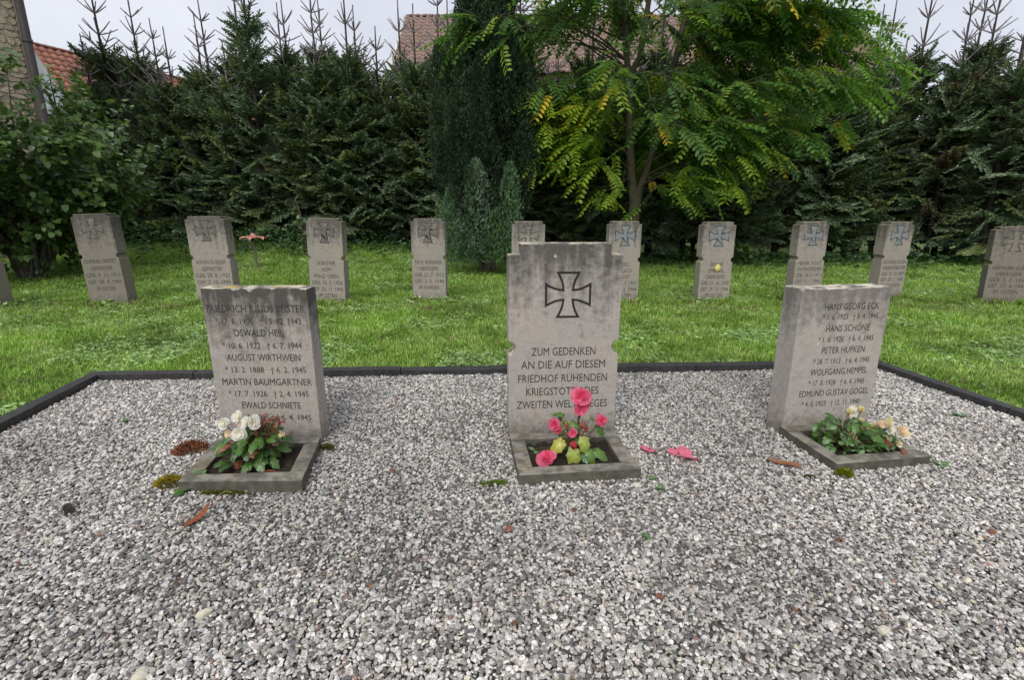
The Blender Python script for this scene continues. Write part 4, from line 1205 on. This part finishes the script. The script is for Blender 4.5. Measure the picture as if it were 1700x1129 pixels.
for i in range(50):
    x = random.uniform(1.76, 2.06)
    pl.leaf(random.choice(PALE), (x, 2.44 + random.uniform(-.03, .05), .055 + random.uniform(0, .06)), random.uniform(.016, .03), (random.uniform(-1, 1), random.uniform(-1, 0), random.uniform(0, .9)), (0, -.5, .8))
pl.done()

# ------------------------------------------------------------------ small things lying about
def fallen(name, me, loc, size, rot, label, cat, group=None):
    o = obj(name, me, None, None, loc, rot); o.scale = (size,) * 3 if not isinstance(size, tuple) else size
    return tag(o, label, cat, group)
fallen('fallen_blossom', PINK[0], (.175, 2.335, .07), .055, (R(25), R(-10), .3), 'pink begonia blossom lying on the soil by the front kerb', 'blossom')
fallen('fallen_blossom', blossom_mesh(70, (.88, .22, .32), (.85, .2, .3), ((3, 1.0, .1),)), (.755, 2.535, .022), .052, (R(10), 0, 1), 'single flat pink petal on the gravel next to the tall memorial\'s bed', 'petal')
fallen('fallen_blossom', blossom_mesh(71, (.88, .23, .34), (.85, .2, .3), ((2, 1.0, .15),)), (.91, 2.52, .024), .05, (R(8), 0, .2), 'smaller pink petal on the gravel touching the broad one', 'petal')
fallen('fallen_blossom', blossom_mesh(72, (.88, .23, .34), (.85, .2, .3), ((4, 1.0, .1),)), (.945, 2.445, .024), .058, (R(8), R(5), 2), 'broad pink petals farthest from the tall memorial\'s bed', 'petal')

def long_leaf_mesh(c_, seed):
    r = np.random.default_rng(seed); mb = MB(); V = []; n = 9
    for i in range(n):
        u_ = i / (n - 1); w_ = .17 * math.sin(math.pi * min(1, u_ * .94 + .04)) ** .7 + .01
        V += [(-w_ + .1 * u_ * u_, u_ - .5, .1 * w_ + .1 * math.sin(u_ * 5 + seed) + r.uniform(-.015, .015)), (.1 * u_ * u_, u_ - .5, -.03 + .1 * math.sin(u_ * 5 + seed)), (w_ + .1 * u_ * u_, u_ - .5, .12 * w_ + .1 * math.sin(u_ * 5 + seed) + r.uniform(-.015, .015))]
    F = []
    for i in range(n - 1): F += [(3 * i, 3 * i + 1, 3 * i + 4, 3 * i + 3), (3 * i + 1, 3 * i + 2, 3 * i + 5, 3 * i + 4)]
    mb.add(V, F, np.array(c_) * r.uniform(.8, 1.15, (len(V), 1))); return mb.mesh('dry_leaf', M['debris'], True)
fallen('dry_leaf', long_leaf_mesh((.3, .12, .06), 1), (1.43, 2.385, .024), (.13, .165, .1), (R(6), 0, R(60)), 'long rusty dry leaf on the gravel before the pale slab\'s bed', 'leaf')
fallen('dry_leaf', long_leaf_mesh((.24, .08, .035), 2), (-1.355, 1.90, .035), (.11, .125, .11), (R(25), 0, R(-25)), 'narrow rust-red dry leaf on the gravel in front of the white begonia\'s bed', 'leaf')
fallen('dry_leaf', long_leaf_mesh((.04, .035, .03), 3), (-1.94, 1.94, .028), (.12, .09, .12), (R(15), 0, R(75)), 'blackened curled leaf on the gravel left of the white begonia\'s bed', 'leaf')
for i, (x, y, lab) in enumerate(((-1.39, 2.275, 'brown curled leaf on the soil under the white begonia'), (-1.17, 2.24, 'reddish leaf scrap on the soil by the front kerb of the white begonia\'s bed'))):
    fallen('dry_leaf', GREEN[0].copy() if False else REDB[1], (x, y, .06), .05, (R(20), R(15), i * 2.0), lab, 'leaf')
for i, (x, y) in enumerate([(-.192, 1.726), (-.012, 1.806), (.28, 1.951), (.935, 1.39), (-.811, 3.323), (.832, 3.323), (-1.846, 1.608), (1.992, 1.806), (1.985, 2.18), (-.5, 1.5), (.5, 1.45), (-1.2, 1.5), (1.3, 1.75), (-.6, 2.3), (.0, 1.32)]):
    fallen('leaf_scrap', REDB[i % 3] if i % 3 else PEACH_LEAF if False else REDB[1], (x, y, .026), random.uniform(.014, .028), (R(random.uniform(-35, 35)), R(random.uniform(-25, 25)), random.uniform(0, 6)), 'small crumpled brown leaf scrap lying on the gravel', 'leaf', 'brown leaf scraps on the gravel')

def moss_mesh(seed, c_, spiky=0.0):
    r = np.random.default_rng(seed); mb = MB(); n = 420
    th = r.uniform(0, 6.28, n); q = np.sqrt(r.random(n)) * r.uniform(.7, 1, n); h = .45 * (1 - q ** 2) * r.uniform(.6, 1.1, n)
    P = np.stack([q * np.cos(th), q * np.sin(th) * .7, h], 1)
    Y = np.stack([np.cos(th) * q, np.sin(th) * q, np.full(n, .8)], 1) + r.normal(0, .35, (n, 3))
    mb.cloud(SHV, SHF, P, Y, r.normal(0, 1, (n, 3)), np.stack([r.uniform(.08, .14, n), r.uniform(.2, .4, n) * (1 + spiky), np.full(n, .08)], 1), np.array(c_) * r.uniform(.55, 1.4, (n, 1)))
    return mb.mesh('moss', M['moss'])
fallen('moss_cushion', moss_mesh(1, (.34, .27, .03)), (-1.67, 2.19, .01), .07, (0, 0, 0), 'yellow-brown moss cushion at the front corner of the white begonia\'s bed', 'moss')
fallen('stonecrop', moss_mesh(2, (.3, .13, .07), .1), (-1.77, 2.52, .01), (.085, .06, .11), (0, 0, .5), 'reddish stonecrop tuft on the gravel beside the white begonia\'s bed', 'stonecrop')
fallen('moss_cushion', moss_mesh(3, (.12, .14, .03)), (-1.04, 2.57, .01), .045, (0, 0, 0), 'olive moss tuft at the back corner of the white begonia\'s bed', 'moss')
fallen('moss_cushion', moss_mesh(4, (.2, .24, .015)), (1.675, 2.275, .01), (.045, .05, .06), (0, 0, 0), 'bright green moss cushion under the front corner of the cream begonia\'s bed', 'moss')
fallen('moss_cushion', moss_mesh(5, (.12, .18, .02)), (-.09, 2.20, .004), (.07, .04, .03), (0, 0, .2), 'flat green moss patch on the gravel before the tall memorial\'s bed', 'moss')
fallen('moss_cushion', moss_mesh(6, (.1, .11, .02)), (-1.38, 2.115, .004), (.12, .03, .03), (0, 0, 0), 'thin moss strip along the front kerb of the white begonia\'s bed', 'moss')
fallen('moss_cushion', moss_mesh(7, (.09, .08, .025)), (1.49, 2.255, .006), (.035, .03, .03), (0, 0, 0), 'dark brownish moss bit on the gravel near the rusty dry leaf', 'moss')

def sprout(loc, size, label, n=6, pal=PALE):
    root = empty('weed_sprout', loc); tag(root, label, 'weed')
    for i in range(n):
        a = i * 6.283 / n + random.uniform(-.3, .3); Y = Vector((math.cos(a), math.sin(a), random.uniform(.1, .8))).normalized(); X = Y.cross(Vector((0, 0, 1))).normalized(); Z = X.cross(Y)
        o = obj('leaf', random.choice(pal), None, root, (0, 0, .004), Matrix((X, Y, Z)).transposed().to_euler()); o.scale = (size * random.uniform(.7, 1.1),) * 3
sprout((-1.525, 2.215, .05), .035, 'small pale weed rosette on the soil at the front of the white begonia\'s bed')
sprout((-1.56, 2.12, .015), .045, 'little green weed with upright leaf against the front kerb of the white begonia\'s bed', 4, GREEN)
sprout((2.9, 3.02, .015), .045, 'small green weed growing through the gravel between slab and edging')
sprout((.69, 2.24, .012), .026, 'tiny bright weed at the front corner of the tall memorial\'s bed', 5)
sprout((.71, 2.15, .012), .026, 'tiny bright weed on the gravel a little before the tall memorial\'s bed', 5)
sprout((2.25, 2.38, .012), .04, 'pale weed at the outer front corner of the cream begonia\'s bed', 6)
sprout((-2.45, 2.95, .012), .03, 'small yellowish weed in the gravel near the slanting edging', 5)
sprout((.55, 1.78, .012), .022, 'tiny green weed in the open gravel of the foreground', 5)

# yellow leaves on the lawn, one on a headstone
for (x, y) in [(-4.05, 4.56), (2.75, 5.4), (3.3, 3.2), (3.5, 6.1), (1.2, 5.3), (-.9, 6.3), (-2.2, 5.6), (4.6, 5.3), (5.5, 6.3), (-5.2, 5.6), (.9, 6.6), (2.1, 6.2), (-3.1, 6.4), (6.2, 9.2), (-1.9, 8.8)]:
    fallen('fallen_leaf', YELL[0], (x, y, .06 + (.02 if y > 4.5 else 0)), random.uniform(.04, .065), (R(random.uniform(-20, 20)), R(random.uniform(-20, 20)), random.uniform(0, 6)), 'small yellow leaf fallen on the green lawn', 'leaf', 'yellow leaves on the lawn')
YLEAF = beg_leaf_mesh(90, (.75, .66, .2))
fallen('fallen_leaf', YLEAF, (2.95, 7.232, .50), .095, (R(84), R(35), R(6)), 'small yellow leaf stuck on a back headstone\'s inscription', 'leaf')

# larger pale stones in the gravel
def rock_mesh(seed, sub=1):
    bm = bmesh.new(); bmesh.ops.create_icosphere(bm, subdivisions=sub, radius=.5)
    r_ = random.Random(seed)
    for k in range(6):                       # flat broken faces
        n_ = Vector((r_.gauss(0, 1), r_.gauss(0, 1), r_.gauss(0, 1))).normalized(); d = r_.uniform(.26, .4)
        for v in bm.verts:
            e = v.co.dot(n_) - d
            if e > 0: v.co -= n_ * e
    for v in bm.verts: v.co += Vector((r_.uniform(-.02, .02), r_.uniform(-.02, .02), r_.uniform(-.02, .02)))
    me = bpy.data.meshes.new('chip'); bm.to_mesh(me); bm.free(); return me
M['pale_stone'] = plain_mat('pale_stone', (.5, .46, .36), (.66, .62, .5), 60, .7, .4, .003)
for (x, y, s_, lab) in ((-1.01, 1.372, (.06, .045, .035), 'cream coloured larger pebble in the foreground gravel'), (-1.055, 1.15, (.075, .045, .03), 'white flat stone at the bottom edge of the gravel'), (1.175, 1.304, (.06, .03, .018), 'flat tan chip of stone in the foreground gravel')):
    o = obj('pebble', rock_mesh(int(x * 100) + 900, 2), M['pale_stone'], None, (x, y, .02), (0, 0, random.uniform(0, 1))); o.scale = s_; tag(o, lab, 'pebble')

# ornament on a stake
orn = empty('flower_ornament', (-5.33, 10.5, float(ground_z(np.array(-5.33), np.array(10.5))))); tag(orn, 'faded pink flower ornament on a thin stake behind the back headstones', 'garden ornament')
mb = MB(); mb.tube([(0, 0, -.1), (.005, 0, .3), (0, 0, .66)], [.022, .02, .018], 8); obj('stake', mb.mesh('stake', M['stake'], True), None, orn)
tv, tf = petal_arrays(-.22, .75); pm = MB(); pm.add(tv, tf); pme = pm.mesh('petal', M['ornament'], True)
for i in range(6):
    o = obj('petal', pme, None, orn, (0, 0, .70), (R(-6), 0, i * 1.047 + .2)); o.scale = (.24, .26, .22)
mb = MB(); mb.tube([(0, 0, .66), (0, 0, .7), (0, 0, .74)], [.03, .06, .03], 10); obj('flower_centre', mb.mesh('flower_centre', M['ornament'], True), None, orn)

# ------------------------------------------------------------------ gravel
r = np.random.default_rng(99)
protos = []
for k in range(8):
    me = rock_mesh(200 + k); me.materials.append(M['chips']); protos.append(bpy.data.objects.new('chip_%d' % k, me))
holes = [QC, QL, QR]
def footprint(x, y, w, t_, a):
    c_, s_ = math.cos(a), math.sin(a); return [(x + u * c_ - v * s_, y + u * s_ + v * c_) for u, v in ((-w / 2, -t_ / 2), (w / 2, -t_ / 2), (w / 2, t_ / 2), (-w / 2, t_ / 2))]
holes += [footprint(.294, 2.845, .64, .14, R(4.5)), footprint(-1.385, 2.72, .575, .12, R(-1)), footprint(1.888, 2.882, .575, .15, R(9))]
inner = quad_inner([BED[3], BED[2], BED[1], BED[0]], .09)
def bed_points(step, y0):
    gx, gy = np.meshgrid(np.arange(-3.4, 3.9, step), np.arange(y0, 4.2, step))
    gx = (gx + r.uniform(-.5, .5, gx.shape) * step).ravel(); gy = (gy + r.uniform(-.5, .5, gy.shape) * step).ravel()
    ok = in_poly(gx, gy, [tuple(p) for p in inner]) & (np.abs(gx) < 1.4 + gy * 1.35)
    for h_ in holes: ok &= ~in_poly(gx, gy, h_)
    return gx[ok], gy[ok]
PX, PY, PZ = [], [], []
for step, z_ in ((.0142, .003), (.0168, .010), (.05, .015)):
    a_, b_ = bed_points(step, .55); PX.append(a_); PY.append(b_); PZ.append(np.full(len(a_), z_) + r.uniform(-.003, .004, len(a_)))
PX, PY, PZ = map(np.concatenate, (PX, PY, PZ)); n = len(PX)
gn = np.array([mnoise.noise(Vector((a * 1.1, b * 1.1, 5.5))) + .6 * mnoise.noise(Vector((a * 3.3, b * 3.3, 1.5))) for a, b in zip(PX, PY)])
PZ += .009 * gn
size = .0172 * np.exp(r.normal(0, .24, n))
scl = np.stack([size * r.uniform(.95, 1.45, n), size * r.uniform(.8, 1.1, n), size * r.uniform(.36, .75, n)], 1)
rot = np.stack([r.normal(0, .42, n), r.normal(0, .42, n), r.uniform(0, 6.28, n)], 1)
pal = np.array([(.6, .59, .58), (.49, .48, .47), (.36, .355, .345), (.22, .215, .21), (.13, .125, .125), (.40, .34, .31), (.34, .35, .29), (.56, .52, .42), (.26, .17, .14)])
ch = r.choice(len(pal), n, p=[.22, .21, .18, .16, .14, .03, .03, .02, .01])
tint = np.clip(pal[ch] * np.array([1.03, 1.025, 1.01]) * (1 + .22 * gn)[:, None] * r.uniform(.82, 1.2, (n, 1)), 0, .85)
gr = scatter('gravel', protos, np.stack([PX, PY, PZ], 1), rot, scl, tint, r.integers(0, len(protos), n))
tag(gr, 'loose white grey and dark gravel chips covering the bed', 'gravel', kind='stuff')

# straw and spruce needles lying on the gravel
mb = MB(); n = 260
sx_ = r.uniform(-2.6, 2.8, n); sy_ = r.uniform(.9, 3.8, n)
keep = in_poly(sx_, sy_, [tuple(p) for p in inner])
for h_ in holes: keep &= ~in_poly(sx_, sy_, h_)
for x, y in zip(sx_[keep], sy_[keep]):
    a = r.uniform(0, 6.28); l_ = r.uniform(.02, .06); c_ = np.array([.42, .33, .2]) * r.uniform(.5, 1.15)
    mb.tube([(x, y, .024), (x + math.cos(a) * l_ * .5, y + math.sin(a) * l_ * .5, .03), (x + math.cos(a + .4) * l_, y + math.sin(a + .4) * l_, .025)], .0011, 4, c_, False)
o = obj('straw_litter', mb.mesh('straw_litter', M['debris'])); tag(o, 'thin straw and needle litter strewn over the gravel', 'litter', kind='stuff')

# ------------------------------------------------------------------ grass
def tuft(seed, kind):
    r = np.random.default_rng(seed); mb = MB()
    if kind == 'blade':
        for i in range(16):
            a = r.uniform(0, 6.28); q = .035 * math.sqrt(r.random()); b0 = np.array([math.cos(a) * q, math.sin(a) * q, 0]); a2 = r.uniform(0, 6.28)
            h = r.uniform(.035, .085); lean = r.uniform(.1, .9) * h; d = np.array([math.cos(a2), math.sin(a2), 0]); s_ = np.array([-math.sin(a2), math.cos(a2), 0]) * r.uniform(.0022, .0042)
            p1 = b0 + d * lean * .35 + [0, 0, h * .6]; p2 = b0 + d * lean + [0, 0, h * r.uniform(.8, 1)]
            c_ = np.array([1, 1, 1]) * (r.uniform(.45, 1.25) if r.random() < .75 else r.uniform(1.3, 1.9))
            mb.add([b0 - s_, b0 + s_, p1 + s_ * .8, p1 - s_ * .8, p2], [(0, 1, 2, 3), (3, 2, 4)], [c_ * .8, c_ * .8, c_, c_, c_ * 1.15])
    else:
        n = 9; a = r.uniform(0, 6.28, n); q = .06 * np.sqrt(r.random(n))
        mb.cloud(BLV, BLF, np.stack([np.cos(a) * q, np.sin(a) * q, r.uniform(.025, .06, n)], 1), r.normal(0, 1, (n, 3)) * [1, 1, .2], np.array([0, 0, 1.]) + r.normal(0, .3, (n, 3)), r.uniform(.022, .042, n), np.array([1.1, 1.1, 1.15]) * r.uniform(.8, 1.3, (n, 1)))
    return mb.mesh('tuft', M['grass_i'])
gp = [bpy.data.objects.new('tuft_%d' % k, tuft(300 + k, 'blade' if k < 6 else 'leaf')) for k in range(8)]
GX, GY = [], []
for (x0, x1, y0, y1, step) in ((-7, 7, 2.2, 5.6, .04), (-9.5, 9.5, 5.6, 8.2, .05), (-13, 12, 8.2, 14.6, .072)):
    gx, gy = np.meshgrid(np.arange(x0, x1, step), np.arange(y0, y1, step))
    gx = (gx + r.uniform(-.6, .6, gx.shape) * step).ravel(); gy = (gy + r.uniform(-.6, .6, gy.shape) * step).ravel()
    ok = ~in_poly(gx, gy, quad_inner([BED[3], BED[2], BED[1], BED[0]], -.012)) & (np.abs(gx) < 1.6 + gy * 1.12)
    GX.append(gx[ok]); GY.append(gy[ok])
GX, GY = np.concatenate(GX), np.concatenate(GY)
ok = np.ones(len(GX), bool)
for rw in ROW: ok &= ~in_poly(GX, GY, footprint(rw[0], rw[1], rw[2] - .02, .18, R(rw[4])))
GX, GY = GX[ok], GY[ok]; n = len(GX)
def vnoise(x, y, f, s): return np.array([mnoise.noise(Vector((a * f, b * f, s))) for a, b in zip(x, y)])
n1 = vnoise(GX, GY, .9, 3.1); n2 = vnoise(GX, GY, 3.5, 7.7)
leafy = (vnoise(GX, GY, 1.4, 12.2) + r.normal(0, .28, n)) > .44
base = np.array([.225, .375, .06])[None] * (1 + .55 * n1 + .45 * n2)[:, None].clip(.45, 1.9)
yel = np.clip(n2 * 1.5 + .12 + r.normal(0, .3, n), 0, 1)[:, None]
tint = base * (1 - yel) + np.array([.35, .47, .14]) * yel
dry = r.random(n) < .02 + .22 * np.exp(-((GY - 6.9) / .35) ** 2); tint[dry] = np.array([.26, .22, .1]) * r.uniform(.6, 1.2, (dry.sum(), 1))
tint[leafy] = np.array([.26, .38, .14]) * r.uniform(.7, 1.5, (leafy.sum(), 1))
pick = np.where(leafy, r.integers(6, 8, n), r.integers(0, 6, n))
sc = r.uniform(.7, 1.2, n) * np.interp(GY, [3, 8, 14], [.85, 1.0, 1.35]) * (1 + .3 * n1)
near_stone = np.zeros(n, bool)
for rw in ROW: near_stone |= in_poly(GX, GY, footprint(rw[0], rw[1], rw[2] + .22, .42, R(rw[4])))
sc[near_stone] *= 1.75
rot = np.stack([r.normal(0, .12, n), r.normal(0, .12, n), r.uniform(0, 6.28, n)], 1)
gs = scatter('grass', gp, np.stack([GX, GY, ground_z(GX, GY) - .018], 1), rot, np.stack([sc, sc, sc], 1), tint, pick)
tag(gs, 'green grass and small broad-leaved weeds growing on the lawn', 'grass', kind='stuff')

# ------------------------------------------------------------------ inscriptions
for (parent, s, x, z, yf, width, cap, mat) in INS:
    cu = bpy.data.curves.new('inscription', 'FONT'); cu.body = s; cu.size = 1.0; cu.align_x = 'CENTER'; cu.resolution_u = 2; cu.offset = -.001
    tmp = bpy.data.objects.new('tmp_text', cu)
    me = bpy.data.meshes.new_from_object(tmp)
    bpy.data.objects.remove(tmp); bpy.data.curves.remove(cu)
    V = np.zeros(len(me.vertices) * 3, np.float32); me.vertices.foreach_get('co', V); V = V.reshape(-1, 3)
    x0, x1 = V[:, 0].min(), V[:, 0].max()
    W = np.zeros_like(V)
    W[:, 0] = (V[:, 0] - (x0 + x1) / 2) * width / (x1 - x0); W[:, 2] = V[:, 1] * cap / .73 - cap / 2
    me.vertices.foreach_set('co', W.ravel()); me.update()
    me.materials.clear()
    me.name = 'inscription'
    obj('inscription', me, mat, parent, (x, yf - .0014, z))
